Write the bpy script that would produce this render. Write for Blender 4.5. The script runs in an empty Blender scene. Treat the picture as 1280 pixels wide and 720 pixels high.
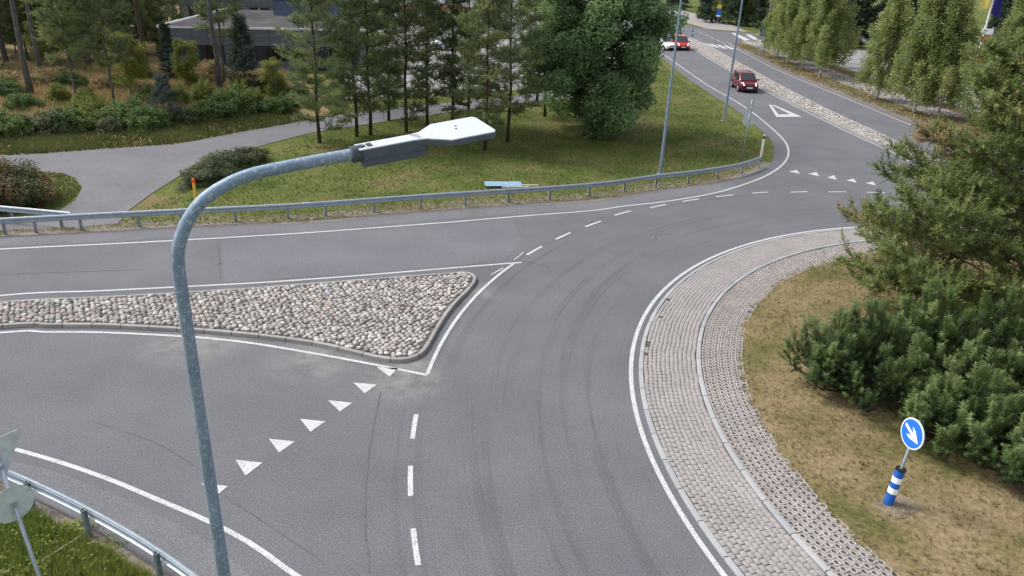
import bpy, bmesh, math, random
import numpy as np
from mathutils import Vector, Matrix
from mathutils.geometry import tessellate_polygon
random.seed(7); RNG = np.random.default_rng(11)
S = bpy.context.scene
COL = S.collection
rad = math.radians

# ------------------------------------------------------------------ camera, sky, sun, exposure
CAM_H, FPX, PITCH, ROLL = 10.2, 950.0, rad(23.85), rad(2.5)
cam = bpy.data.cameras.new('camera'); cam.sensor_width = 36; cam.lens = FPX/1280*36
cam.clip_start = .1; cam.clip_end = 3000
cob = bpy.data.objects.new('camera', cam); COL.objects.link(cob)
cob.matrix_world = Matrix.Translation((0, 0, CAM_H)) @ Matrix.Rotation(math.pi/2-PITCH, 4, 'X') @ Matrix.Rotation(ROLL, 4, 'Z')
S.camera = cob
SUN_AZ, SUN_EL = rad(-72), rad(48)        # azimuth from +Y towards +X
W = bpy.data.worlds.new('World'); S.world = W; W.use_nodes = True
wn = W.node_tree.nodes; wl = W.node_tree.links; bg = wn['Background']
sky = wn.new('ShaderNodeTexSky'); sky.sky_type = 'NISHITA'; sky.sun_disc = False
sky.sun_elevation = SUN_EL; sky.sun_rotation = SUN_AZ; sky.air_density = 1.0; sky.dust_density = 2.5; sky.ozone_density = 1
hs = wn.new('ShaderNodeHueSaturation'); hs.inputs['Saturation'].default_value = .32
wl.new(sky.outputs[0], hs.inputs['Color']); wl.new(hs.outputs[0], bg.inputs[0]); bg.inputs[1].default_value = .14
sl = bpy.data.lights.new('sun', 'SUN'); sl.energy = 1.5; sl.angle = rad(14); sl.color = (1, .965, .91)
so = bpy.data.objects.new('sun', sl); COL.objects.link(so)
sd = Vector((math.sin(SUN_AZ)*math.cos(SUN_EL), math.cos(SUN_AZ)*math.cos(SUN_EL), math.sin(SUN_EL)))
so.rotation_euler = (-sd).to_track_quat('-Z', 'Y').to_euler(); so.location = sd*120
S.view_settings.view_transform = 'Standard'; S.view_settings.look = 'None'
S.view_settings.exposure = 1.0; S.view_settings.gamma = 1; S.view_settings.use_curve_mapping = False

# ------------------------------------------------------------------ survey: photo pixel -> metres on the ground
cP, sP, cR, sR = math.cos(PITCH), math.sin(PITCH), math.cos(ROLL), math.sin(ROLL)
def ray(px, py):
    x = px-640; y = py-360; u = x*sR-y*cR; r = x*cR+y*sR
    return np.array([r, FPX*cP+u*sP, -FPX*sP+u*cP])/FPX
def G(px, py, z=0.):
    d = ray(px, py); t = (z-CAM_H)/d[2]
    return np.array([d[0]*t, d[1]*t, z])
CEN = np.array([19.04, 15.86]); 

def catmull(P, n=8):
    P = [np.asarray(p, float) for p in P]
    P = [2*P[0]-P[1]]+P+[2*P[-1]-P[-2]]; out = []
    for i in range(1, len(P)-2):
        a, b, c, d = P[i-1:i+3]
        for k in range(n):
            t = k/n
            out.append(.5*((2*b)+(-a+c)*t+(2*a-5*b+4*c-d)*t*t+(-a+3*b-3*c+d)*t**3))
    out.append(P[-2]); return np.array(out)
def resample(C, step):
    C = np.asarray(C); s = np.r_[0, np.cumsum(np.linalg.norm(np.diff(C, axis=0), axis=1))]
    n = max(1, int(round(s[-1]/step))); q = np.linspace(0, s[-1], n+1)
    return np.stack([np.interp(q, s, C[:, k]) for k in range(C.shape[1])], 1)
def gcurve(px, step=.5, z=0.): return resample(catmull([G(x, y, z) for x, y in px]), step)
def normals2(C):
    T = np.gradient(C[:, :2], axis=0); T /= np.linalg.norm(T, axis=1)[:, None]+1e-9
    return np.stack([-T[:, 1], T[:, 0]], 1)
def offset(C, d):
    O = np.array(C, float); O[:, :2] += normals2(C)*d; return O

# ------------------------------------------------------------------ materials
MATS = {}
class NT:
    def __init__(s, name):
        s.m = bpy.data.materials.new(name); s.m.use_nodes = True; t = s.m.node_tree
        s.n, s.l = t.nodes, t.links; s.b = s.n['Principled BSDF']; MATS[name] = s.m
        s.co = s.n.new('ShaderNodeTexCoord').outputs['Object']
        s.geo = None
    def pos(s):
        if s.geo is None: s.geo = s.n.new('ShaderNodeNewGeometry')
        return s.geo.outputs['Position']
    def noise(s, scale, detail=3, rough=.55, vec=None, out='Fac'):
        k = s.n.new('ShaderNodeTexNoise'); k.inputs['Scale'].default_value = scale; k.inputs['Detail'].default_value = detail; k.inputs['Roughness'].default_value = rough
        s.l.new(vec if vec is not None else s.co, k.inputs['Vector']); return k.outputs[out]
    def vor(s, scale, feat='F1', vec=None, out='Distance'):
        k = s.n.new('ShaderNodeTexVoronoi'); k.feature = feat; k.inputs['Scale'].default_value = scale
        s.l.new(vec if vec is not None else s.co, k.inputs['Vector']); return k.outputs[out]
    def ramp(s, fac, stops):
        k = s.n.new('ShaderNodeValToRGB'); e = k.color_ramp.elements
        while len(e) < len(stops): e.new(.5)
        for q, (p, c) in zip(e, stops):
            q.position = p; q.color = (*c, 1) if len(c) == 3 else c
        s.l.new(fac, k.inputs[0]); return k.outputs[0]
    def math(s, op, a, b=0., clamp=False):
        k = s.n.new('ShaderNodeMath'); k.operation = op; k.use_clamp = clamp
        for i, v in enumerate((a, b)):
            if hasattr(v, 'is_linked'): s.l.new(v, k.inputs[i])
            else: k.inputs[i].default_value = v
        return k.outputs[0]
    def mix(s, fac, a, b, mode='MIX'):
        k = s.n.new('ShaderNodeMix'); k.data_type = 'RGBA'; k.blend_type = mode
        for i, v in zip((0, 6, 7), (fac, a, b)):
            if hasattr(v, 'is_linked'): s.l.new(v, k.inputs[i])
            elif i == 0: k.inputs[0].default_value = v
            else: k.inputs[i].default_value = (*v, 1)
        return k.outputs[2]
    def attr(s, name):
        k = s.n.new('ShaderNodeAttribute'); k.attribute_name = name; return k.outputs['Fac']
    def rnd(s):
        return s.n.new('ShaderNodeObjectInfo').outputs['Random']
    def col(s, c, rough=.8, metal=0., spec=.3):
        if hasattr(c, 'is_linked'): s.l.new(c, s.b.inputs['Base Color'])
        else: s.b.inputs['Base Color'].default_value = (*c, 1)
        if hasattr(rough, 'is_linked'): s.l.new(rough, s.b.inputs['Roughness'])
        else: s.b.inputs['Roughness'].default_value = rough
        s.b.inputs['Metallic'].default_value = metal; s.b.inputs['Specular IOR Level'].default_value = spec
        return s
    def bump(s, h, strength=.3, dist=.01):
        k = s.n.new('ShaderNodeBump'); k.inputs['Strength'].default_value = strength; k.inputs['Distance'].default_value = dist
        s.l.new(h, k.inputs['Height']); s.l.new(k.outputs[0], s.b.inputs['Normal']); return s

DUST = [(*G(505, 478)[:2], 1.3), (*G(520, 455)[:2], .9), (*G(400, 447)[:2], 1.6), (*G(590, 365)[:2], 1.0), (*G(250, 424)[:2], 1.8)]
def m_asphalt(name, lo, hi, streak=False):
    t = NT(name); p = t.pos()
    f1 = t.noise(30, 4, .8, p); f2 = t.noise(.35, 4, .6, p); f3 = t.noise(16, 2, .6, p)
    c = t.ramp(f2, [(.3, lo), (.7, hi)])
    c = t.mix(.75, c, t.ramp(f1, [(.34, (.22,)*3), (.66, (.80,)*3)]), 'OVERLAY')
    c = t.mix(.35, c, t.ramp(f3, [(.35, (.4,)*3), (.65, (.6,)*3)]), 'OVERLAY')
    if streak:   # polished wheel tracks that follow the carriageway round the island
        sub = t.n.new('ShaderNodeVectorMath'); sub.operation = 'SUBTRACT'; t.l.new(p, sub.inputs[0]); sub.inputs[1].default_value = (CEN[0], CEN[1], 0)
        sx = t.n.new('ShaderNodeSeparateXYZ'); t.l.new(sub.outputs[0], sx.inputs[0])
        ln = t.n.new('ShaderNodeVectorMath'); ln.operation = 'LENGTH'; t.l.new(sub.outputs[0], ln.inputs[0]); r = ln.outputs['Value']
        th = t.math('ARCTAN2', t.math('MULTIPLY', sx.outputs[1], -1), t.math('MULTIPLY', sx.outputs[0], -1))
        cb = t.n.new('ShaderNodeCombineXYZ'); t.l.new(t.math('MULTIPLY', r, 3.2), cb.inputs[0]); t.l.new(t.math('MULTIPLY', th, 1.3), cb.inputs[1])
        st = t.noise(1.0, 5, .68, cb.outputs[0])
        inr = t.ramp(t.math('MULTIPLY', r, .04), [(.62, (0, 0, 0)), (.68, (1, 1, 1)), (.84, (1, 1, 1)), (.9, (0, 0, 0))])
        dark = t.ramp(st, [(.36, (.82, .82, .83)), (.48, (1, 1, 1))])
        c = t.mix(inr, c, t.mix(1, c, dark, 'MULTIPLY'))
        for dx, dy, rr_ in DUST:      # pale grit swept up against the splitter island
            vs = t.n.new('ShaderNodeVectorMath'); vs.operation = 'DISTANCE'; t.l.new(p, vs.inputs[0]); vs.inputs[1].default_value = (dx, dy, 0)
            dm = t.math('MULTIPLY', t.math('SUBTRACT', 1, t.math('DIVIDE', vs.outputs['Value'], rr_), True), t.ramp(t.noise(1.6, 5, .7, p), [(.38, (0, 0, 0)), (.62, (1, 1, 1))]))
            c = t.mix(t.math('MULTIPLY', dm, .85, True), c, t.mix(.6, (.25, .235, .21), t.ramp(f1, [(.34, (.25,)*3), (.66, (.75,)*3)]), 'OVERLAY'))
        # hairline cracks in the older leg
        vv = t.vor(.22, 'DISTANCE_TO_EDGE', t.mix(.3, p, t.noise(.8, 4, .65, p, 'Color')))
        crk = t.math('MULTIPLY', t.math('LESS_THAN', vv, .0022), t.math('GREATER_THAN', t.noise(.3, 2, .5, p), .62))
        c = t.mix(t.math('MULTIPLY', crk, .65), c, (.03, .03, .032))
    t.col(c, .85, 0, .25).bump(f1, .5, .006)
m_asphalt('asphalt', (.103, .105, .116), (.132, .133, .144), True)
m_asphalt('patch_asphalt', (.114, .116, .131), (.143, .144, .158))
m_asphalt('old_asphalt', (.118, .12, .13), (.152, .153, .163))
m_asphalt('path_asphalt', (.122, .12, .128), (.158, .155, .163))
m_asphalt('pale_asphalt', (.20, .197, .20), (.27, .265, .265))
m_asphalt('pink_path', (.25, .225, .22), (.31, .28, .275))
t = NT('road_paint'); p = t.pos(); wv = t.noise(30, 4, .7, p); w2 = t.noise(1.2, 3, .6, p)
f = t.math('MULTIPLY', t.math('GREATER_THAN', wv, .54), t.math('GREATER_THAN', w2, .43))
t.col(t.mix(t.math('MULTIPLY', f, .75), t.ramp(w2, [(.3, (.42, .42, .425)), (.7, (.56, .56, .56))]), (.2, .2, .205)), .7)
t = NT('worn_paint'); p = t.pos(); wv = t.noise(22, 4, .75, p)
t.col(t.mix(t.ramp(wv, [(.44, (0, 0, 0)), (.56, (1, 1, 1))]), (.62, .62, .62), (.15, .15, .16)), .8)
def m_ground(name, stops, sc=.6, fine=9, bumpd=.04):
    t = NT(name); p = t.pos(); a = t.noise(sc, 6, .68, p); b = t.noise(fine, 4, .7, p)
    t.col(t.mix(.8, t.ramp(a, stops), t.ramp(b, [(.3, (.28,)*3), (.7, (.74,)*3)]), 'OVERLAY'), 1, 0, .05).bump(b, .8, bumpd)
m_ground('lawn', [(.30, (.046, .066, .018)), (.42, (.076, .098, .026)), (.52, (.10, .120, .036)), (.60, (.135, .125, .05)), (.68, (.17, .13, .068)), (.78, (.08, .105, .028))], .28)
m_ground('forest_floor', [(.3, (.09, .095, .038)), (.42, (.17, .14, .07)), (.55, (.28, .20, .11)), (.66, (.21, .17, .085)), (.78, (.10, .12, .04))], .35)
m_ground('dry_lawn', [(.28, (.062, .075, .022)), (.40, (.115, .105, .042)), (.50, (.17, .135, .068)), (.60, (.215, .165, .095)), (.68, (.14, .10, .055)), (.8, (.075, .08, .026))], .45)
m_ground('verge_soil', [(.3, (.13, .11, .085)), (.55, (.22, .19, .165)), (.75, (.11, .12, .05))], 1.6, 14)
m_ground('bare_soil', [(.3, (.16, .125, .085)), (.7, (.24, .195, .145))], 3, 20)
m_ground('weedy_ground', [(.3, (.05, .075, .02)), (.5, (.10, .12, .035)), (.7, (.19, .15, .08))], .9)
m_ground('joint_sand', [(.3, (.045, .04, .034)), (.55, (.10, .09, .076)), (.75, (.085, .095, .045))], 1.5, 40, .01)
m_ground('island_mortar', [(.3, (.075, .07, .064)), (.7, (.15, .14, .125))], 2, 40, .02)
def m_stone(name, cols, fine=60, rough=.8):
    t = NT(name); r = t.rnd(); a = t.attr('tint'); k = t.math('FRACT', t.math('ADD', r, a))
    n = t.noise(fine, 3, .7); n2 = t.noise(1.1, 4, .6, t.pos())
    c = t.ramp(k, [(i/(len(cols)-1), c) for i, c in enumerate(cols)])
    c = t.mix(.5, c, t.ramp(n, [(.3, (.32,)*3), (.7, (.68,)*3)]), 'OVERLAY')
    c = t.mix(.4, c, t.ramp(n2, [(.3, (.38, .37, .36)), (.7, (.62, .62, .62))]), 'OVERLAY')
    t.col(c, rough).bump(n, .3, .004)
m_stone('cobble', [(.20, .185, .175), (.32, .295, .275), (.44, .42, .395), (.31, .262, .232), (.37, .355, .35), (.50, .485, .46), (.235, .21, .195), (.36, .30, .265), (.26, .255, .265)])
m_stone('paver', [(.268, .248, .240), (.246, .230, .224), (.286, .263, .253), (.258, .241, .236), (.276, .252, .242)])
m_stone('grass_block', [(.29, .262, .248), (.335, .305, .29), (.265, .242, .228), (.31, .284, .27)])
m_stone('granite_kerb', [(.29, .30, .312), (.335, .34, .345), (.265, .278, .292)], 90)
m_stone('concrete_kerb', [(.25, .235, .22), (.31, .295, .28), (.22, .21, .20)], 70)
def m_plain(name, c, rough=.6, metal=0., var=.0, sc=8, spec=.4):
    t = NT(name)
    if var:
        n = t.noise(sc, 4, .65)
        c = t.mix(var, c, t.ramp(n, [(.3, (.2,)*3), (.7, (.8,)*3)]), 'OVERLAY')
    t.col(c, rough, metal, spec); return t
t = NT('galvanised'); n = t.ramp(t.vor(26), [(0, (.3,)*3), (1, (.7,)*3)]); n2 = t.noise(5, 4, .6)
t.col(t.mix(.35, t.ramp(n2, [(.3, (.27, .32, .375)), (.7, (.38, .425, .475))]), n, 'SOFT_LIGHT'), .5, .45)
t = NT('pole_steel'); n = t.noise(42, 3, .8); n2 = t.noise(4, 3, .6)
t.col(t.mix(t.ramp(n, [(.52, (0, 0, 0)), (.68, (1, 1, 1))]), t.ramp(n2, [(.3, (.15, .21, .29)), (.7, (.22, .285, .37))]), (.42, .48, .54)), .55, .25)
m_plain('post_green', (.14, .18, .18), .6, .3, .5)
t = NT('seam_tar'); p = t.pos(); t.col(t.mix(t.ramp(t.noise(3, 5, .75, p), [(.42, (0, 0, 0)), (.58, (1, 1, 1))]), (.115, .118, .135), (.085, .087, .098)), .9)
m_plain('lamp_white', (.46, .49, .53), .45, 0, .12, 20)
m_plain('lamp_shaded', (.085, .108, .14), .5, .2, .2, 20)  # lamp head sides: shade painted into the colour, darker than the sunlit top
m_plain('collar_grey', (.05, .065, .085), .6, .1, .2)
m_plain('black_plastic', (.012, .012, .014), .5)
m_plain('sign_back', (.46, .51, .51), .5, 0, .3, 6)
m_plain('sign_blue', (.015, .14, .58), .4)
m_plain('sign_white', (.82, .83, .84), .5, 0, .15, 10)
m_plain('sign_yellow', (.75, .52, .03), .5)
m_plain('marker_blue', (.012, .10, .42), .45, 0, .3, 10)
m_plain('sign_red', (.55, .02, .02), .5)
m_plain('sign_orange', (.8, .13, .02), .5)
m_plain('stake_yellow', (.78, .42, .03), .6, 0, .3)
m_plain('stake_orange', (.7, .10, .02), .6)
m_plain('board_blue', (.22, .35, .48), .6, 0, .4)
m_plain('wood_pale', (.55, .52, .46), .8, 0, .4, 10)
m_plain('panel_grey', (.125, .14, .165), .5, .1, .35, 1.5)
m_plain('panel_joint', (.03, .034, .04), .8)
m_plain('roof_felt', (.095, .09, .094), 1, 0, .5, .8, .0)
m_plain('roof_metal', (.10, .135, .19), .5, .3, .3, 1)
m_plain('parapet_white', (.70, .71, .72), .6)
m_plain('wall_white', (.72, .73, .74), .7, 0, .3, .7)
m_plain('band_red', (.50, .045, .02), .6)
m_plain('window_dark', (.012, .013, .015), .12, 0, 0, 8, .6)
m_plain('wood_brown', (.05, .028, .016), .7, 0, .4)
m_plain('glass', (.02, .028, .03), .06, 0, 0, 8, .8)
m_plain('tyre', (.014, .014, .015), .85); m_plain('rim', (.55, .56, .58), .35, .7); m_plain('trim_black', (.018, .018, .02), .6)
m_plain('car_plum', (.125, .005, .014), .22, .35, .08, 3, .6); m_plain('car_red', (.42, .02, .016), .3, .1, .08, 3, .6); m_plain('car_white', (.75, .76, .77), .3)
m_plain('car_navy', (.02, .04, .13), .3)
m_plain('flag_yellow', (.62, .52, .14), .8, 0, .3, 3); m_plain('flag_navy', (.022, .018, .16), .8, 0, .3, 3)
t = NT('headlight'); t.col((.9, .9, .88), .2); t.b.inputs['Emission Color'].default_value = (1, .96, .86, 1); t.b.inputs['Emission Strength'].default_value = 2.2
def m_bark(name, a, b, sc=9):
    t = NT(name); mp = t.n.new('ShaderNodeMapping'); mp.inputs['Scale'].default_value = (1, 1, .25); t.l.new(t.co, mp.inputs[0])
    n = t.noise(sc, 5, .7, mp.outputs[0]); t.col(t.ramp(n, [(.33, a), (.66, b)]), .95, 0, .1).bump(n, .7, .03)
m_bark('bark_dark', (.028, .022, .018), (.09, .07, .055)); m_bark('bark_pine', (.045, .034, .028), (.13, .095, .07))
m_bark('bark_grey', (.06, .06, .062), (.16, .155, .15)); m_bark('twig_grey', (.10, .085, .07), (.24, .21, .18))
t = NT('bark_birch'); mp = t.n.new('ShaderNodeMapping'); mp.inputs['Scale'].default_value = (1, 1, 3.5); t.l.new(t.co, mp.inputs[0])
n = t.noise(3, 4, .7, mp.outputs[0]); t.col(t.ramp(n, [(.42, (.05, .045, .04)), (.5, (.55, .53, .5)), (.8, (.68, .66, .62))]), .8)
def m_leaf(name, stops, trans=.25, rough=.6):
    t = NT(name); a = t.attr('tint'); r = t.rnd()
    k = t.math('ADD', a, t.math('MULTIPLY', t.math('SUBTRACT', r, .5), .22), True)
    c = t.ramp(k, stops); t.col(c, rough, 0, .22)
    tr = t.n.new('ShaderNodeBsdfTranslucent'); t.l.new(c, tr.inputs[0]); mx = t.n.new('ShaderNodeMixShader'); mx.inputs[0].default_value = trans
    out = [q for q in t.n if q.type == 'OUTPUT_MATERIAL'][0]
    t.l.new(t.b.outputs[0], mx.inputs[1]); t.l.new(tr.outputs[0], mx.inputs[2]); t.l.new(mx.outputs[0], out.inputs[0])
m_leaf('needles_pine', [(0, (.11, .15, .064)), (.45, (.175, .23, .10)), (.8, (.25, .28, .115)), (1, (.34, .29, .12))], .45)
m_leaf('needles_near', [(0, (.062, .092, .030)), (.4, (.115, .162, .052)), (.75, (.185, .225, .07)), (.93, (.23, .23, .08)), (1, (.27, .19, .095))], .3)
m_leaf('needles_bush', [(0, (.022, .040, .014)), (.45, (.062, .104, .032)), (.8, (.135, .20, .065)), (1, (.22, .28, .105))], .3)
m_leaf('needles_spruce', [(0, (.016, .032, .018)), (.6, (.034, .062, .032)), (1, (.06, .095, .046))], .1)
m_leaf('needles_blue', [(0, (.05, .07, .06)), (1, (.12, .15, .13))], .1)
m_leaf('leaves_maple', [(0, (.10, .17, .072)), (.5, (.175, .285, .12)), (.85, (.28, .40, .17)), (1, (.36, .46, .21))], .45)
m_leaf('leaves_birch', [(0, (.145, .185, .058)), (.5, (.23, .285, .098)), (.85, (.33, .37, .14)), (1, (.40, .37, .15))], .45)
m_leaf('leaves_young', [(0, (.10, .135, .03)), (.5, (.20, .24, .055)), (1, (.34, .32, .085))], .4)
m_leaf('leaves_shrub', [(0, (.055, .095, .028)), (.5, (.105, .17, .048)), (1, (.20, .25, .08))], .3)
m_leaf('leaves_hedge', [(0, (.055, .068, .032)), (.5, (.095, .120, .054)), (.85, (.15, .165, .08)), (1, (.18, .12, .085))], .2)
m_leaf('leaves_red', [(0, (.06, .075, .03)), (.45, (.10, .125, .046)), (.62, (.16, .12, .055)), (.85, (.24, .105, .065)), (1, (.31, .14, .08))], .25)
m_leaf('fern_dry', [(0, (.15, .165, .055)), (.3, (.30, .26, .12)), (.6, (.46, .33, .175)), (.85, (.54, .34, .165)), (1, (.56, .26, .085))], .3)
m_leaf('grass_blade', [(0, (.052, .074, .018)), (.4, (.098, .126, .034)), (.7, (.155, .160, .055)), (1, (.26, .21, .11))], .3)
m_leaf('grass_dry', [(0, (.062, .074, .022)), (.3, (.115, .112, .042)), (.65, (.215, .17, .088)), (1, (.34, .275, .165))], .3)
m_leaf('grass_weedy', [(0, (.10, .15, .028)), (.4, (.20, .26, .05)), (.75, (.31, .30, .10)), (1, (.40, .30, .17))], .3)
m_leaf('moss_weed', [(0, (.06, .065, .025)), (1, (.14, .13, .06))], .2)

# ------------------------------------------------------------------ mesh helpers
def put(name, me, mat=None, parent=None, loc=None):
    o = bpy.data.objects.new(name, me); COL.objects.link(o)
    if mat and not me.materials: me.materials.append(MATS[mat])
    if parent: o.parent = parent
    if loc is not None: o.location = loc
    return o
def thing(name, label, cat, loc=(0, 0, 0), rz=0, group=None, scale=None):
    o = bpy.data.objects.new(name, None); COL.objects.link(o); o.empty_display_size = .2
    o.location = loc; o.rotation_euler = (0, 0, rz)
    if scale: o.scale = (scale,)*3
    return tag(o, label, cat, group)
def tag(o, label, cat, group=None):
    o['label'] = label; o['category'] = cat
    if group: o['group'] = group
    return o
def structure(o): o['kind'] = 'structure'; return o
def stuff(o): o['kind'] = 'stuff'; return o
class MB:
    def __init__(s): s.v = []; s.f = []
    def add(s, V, F):
        n = len(s.v); s.v += [tuple(map(float, v)) for v in V]; s.f += [tuple(i+n for i in f) for f in F]; return s
    def box(s, c, d, M=None, taper=1.):
        x, y, z = (k/2 for k in d); V = []
        for sz in (-1, 1):
            k = taper if sz > 0 else 1
            for sx, sy in ((-1, -1), (1, -1), (1, 1), (-1, 1)): V.append(Vector((sx*x*k, sy*y*k, sz*z)))
        if M is not None: V = [M @ v for v in V]
        V = [v+Vector(c) for v in V]
        return s.add(V, [(3, 2, 1, 0), (4, 5, 6, 7), (0, 1, 5, 4), (1, 2, 6, 5), (2, 3, 7, 6), (3, 0, 4, 7)])
    def tube(s, P, r, n=8, cap=True):
        P = [Vector(p) for p in P]; m = len(P); r = r if hasattr(r, '__len__') else [r]*m
        V = []; F = []; a = None
        for i, p in enumerate(P):
            d = (P[min(i+1, m-1)]-P[max(i-1, 0)]).normalized()
            if a is None: a = d.orthogonal().normalized()
            else: a = (a-d*a.dot(d)); a = a.normalized() if a.length > 1e-6 else d.orthogonal().normalized()
            b = d.cross(a)
            for k in range(n):
                t = 2*math.pi*k/n; V.append(p+(a*math.cos(t)+b*math.sin(t))*r[i])
        for i in range(m-1):
            for k in range(n):
                q = (k+1) % n; F.append((i*n+k, i*n+q, (i+1)*n+q, (i+1)*n+k))
        if cap: F += [tuple(range(n-1, -1, -1)), tuple((m-1)*n+k for k in range(n))]
        return s.add(V, F)
    def prism(s, poly, z0, z1):
        n = len(poly); V = [(p[0], p[1], z0) for p in poly]+[(p[0], p[1], z1) for p in poly]
        tri = tessellate_polygon([[Vector((p[0], p[1], 0)) for p in poly]])
        ar = sum(poly[i][0]*poly[(i+1) % n][1]-poly[(i+1) % n][0]*poly[i][1] for i in range(n))
        F = []
        for a, b, c in tri:
            A = (poly[b][0]-poly[a][0])*(poly[c][1]-poly[a][1])-(poly[c][0]-poly[a][0])*(poly[b][1]-poly[a][1])
            if A < 0: a, b, c = a, c, b
            F.append((a+n, b+n, c+n)); F.append((c, b, a))
        for i in range(n):
            q = (i+1) % n; f = (i, q, q+n, i+n); F.append(f if ar > 0 else f[::-1])
        return s.add(V, F)
    def sheet(s, poly, z):
        n = len(poly); V = [(p[0], p[1], z) for p in poly]; F = []
        for a, b, c in tessellate_polygon([[Vector((p[0], p[1], 0)) for p in poly]]):
            A = (poly[b][0]-poly[a][0])*(poly[c][1]-poly[a][1])-(poly[c][0]-poly[a][0])*(poly[b][1]-poly[a][1])
            F.append((a, b, c) if A > 0 else (a, c, b))
        return s.add(V, F)
    def ribbon(s, C, w, z):
        A, B = offset(C, w/2), offset(C, -w/2); n = len(C)
        V = [(p[0], p[1], z) for p in A]+[(p[0], p[1], z) for p in B]
        return s.add(V, [(i+n, i+1+n, i+1, i) for i in range(n-1)])
    def sweep(s, C, prof, flip=1):   # closed profile of (sideways, up) swept along a ground curve
        N = normals2(np.asarray(C)); m = len(prof); V = []; F = []
        for p, nn in zip(C, N):
            for a, b in prof: V.append((p[0]+nn[0]*a*flip, p[1]+nn[1]*a*flip, p[2]+b))
        for i in range(len(C)-1):
            for k in range(m):
                q = (k+1) % m; F.append((i*m+k, i*m+q, (i+1)*m+q, (i+1)*m+k))
        F += [tuple(range(m)), tuple(range((len(C)-1)*m+m-1, (len(C)-1)*m-1, -1))]
        return s.add(V, F)
    def mesh(s, name, smooth=False):
        me = bpy.data.meshes.new(name); me.from_pydata(s.v, [], s.f); me.update()
        if smooth: me.polygons.foreach_set('use_smooth', [True]*len(me.polygons))
        return me
    def build(s, name, mat, parent=None, smooth=False, loc=None, bevel=0., seg=2):
        me = s.mesh(name, smooth)
        bm = bmesh.new(); bm.from_mesh(me)
        bmesh.ops.recalc_face_normals(bm, faces=bm.faces) if not getattr(s, 'open', False) else None
        if bevel: bmesh.ops.bevel(bm, geom=bm.edges[:], offset=bevel, segments=seg, affect='EDGES', profile=.5)
        bm.to_mesh(me); bm.free()
        return put(name, me, mat, parent, loc)
def sheet_obj(name, poly, z, mat):
    b = MB(); b.open = True; b.sheet([(p[0], p[1]) for p in poly], z); return b.build(name, mat)
def np_mesh(name, V, F, tint=None, smooth=False):
    V = np.asarray(V, np.float32).reshape(-1, 3); F = np.asarray(F, np.int32); k = F.shape[1]
    me = bpy.data.meshes.new(name)
    me.vertices.add(len(V)); me.vertices.foreach_set('co', V.ravel())
    me.loops.add(F.size); me.loops.foreach_set('vertex_index', F.ravel())
    me.polygons.add(len(F)); me.polygons.foreach_set('loop_start', np.arange(0, F.size, k, dtype=np.int32))
    if smooth: me.polygons.foreach_set('use_smooth', np.ones(len(F), bool))
    me.update(calc_edges=True)
    if tint is not None:
        a = me.attributes.new('tint', 'FLOAT', 'POINT'); a.data.foreach_set('value', np.asarray(tint, np.float32))
    return me
def frames(D, spin=None):
    D = D/(np.linalg.norm(D, axis=1)[:, None]+1e-9); n = len(D)
    h = np.where(np.abs(D[:, 2:3]) < .9, [[0, 0, 1.]], [[1., 0, 0]])
    X = np.cross(h, D); X /= np.linalg.norm(X, axis=1)[:, None]; Y = np.cross(D, X)
    t = RNG.uniform(0, 2*np.pi, n) if spin is None else spin
    c, s = np.cos(t)[:, None], np.sin(t)[:, None]
    return np.stack([X*c+Y*s, Y*c-X*s, D], 2)
def scatter(T, pos, D, sc, tint, name, spin=None):
    TV, TF = T; pos = np.asarray(pos, float); n = len(pos)
    sc = np.broadcast_to(np.asarray(sc, float), (n,)); R = frames(np.asarray(D, float), spin)
    V = np.einsum('nij,kj->nki', R, TV)*sc[:, None, None]+pos[:, None, :]
    F = (TF[None]+(np.arange(n)*len(TV))[:, None, None]).reshape(-1, TF.shape[1])
    return np_mesh(name, V.reshape(-1, 3), F, np.repeat(np.asarray(tint, float), len(TV)))
def t_shoot(n=16, rad_=.22, w=.05, up=.16, rng=np.random.default_rng(3)):   # bottle brush of needles along +Z
    V = []; F = []
    for i in range(n):
        z = (i+.3)/n*.95; a = i*2.4+rng.uniform(-.4, .4); r = rad_*(1-.35*z)*rng.uniform(.8, 1.2)
        d = np.array([math.cos(a), math.sin(a), 0]); s = np.array([-math.sin(a), math.cos(a), 0])*w/2
        b = np.array([0, 0, z]); k = len(V)
        V += [b+s, b-s, b+d*r+np.array([0, 0, up*rng.uniform(.7, 1.3)])]; F.append((k, k+1, k+2))
    return np.array(V), np.array(F)
def t_leaves(n=5, spread=.5, size=.5, droop=0., rng=np.random.default_rng(5)):  # a few leaf blades round the origin
    V = []; F = []
    for i in range(n):
        p = rng.normal(0, spread/2, 3); a = rng.uniform(0, 6.28); tl = rng.uniform(-.6, .6)-droop
        d = np.array([math.cos(a)*math.cos(tl), math.sin(a)*math.cos(tl), math.sin(tl)]); s = np.cross(d, rng.normal(0, .35, 3)+[0, 0, 1]); s /= np.linalg.norm(s)
        L = size*rng.uniform(.7, 1.2); k = len(V)
        V += [p, p+d*L*.5+s*L*.36, p+d*L, p+d*L*.5-s*L*.36]; F += [(k, k+1, k+2), (k, k+2, k+3)]
    return np.array(V), np.array(F)
def t_grass(n=5, w=.05, lean=.5, rng=np.random.default_rng(8)):
    V = []; F = []
    for i in range(n):
        a = rng.uniform(0, 6.28); d = np.array([math.cos(a), math.sin(a), 0]); s = np.array([-math.sin(a), math.cos(a), 0])*w/2
        b = d*rng.uniform(0, .18); h = rng.uniform(.6, 1.); k = len(V)
        V += [b+s, b-s, b+d*lean*rng.uniform(.3, 1)+np.array([0, 0, h])]; F.append((k, k+1, k+2))
    return np.array(V), np.array(F)
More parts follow.
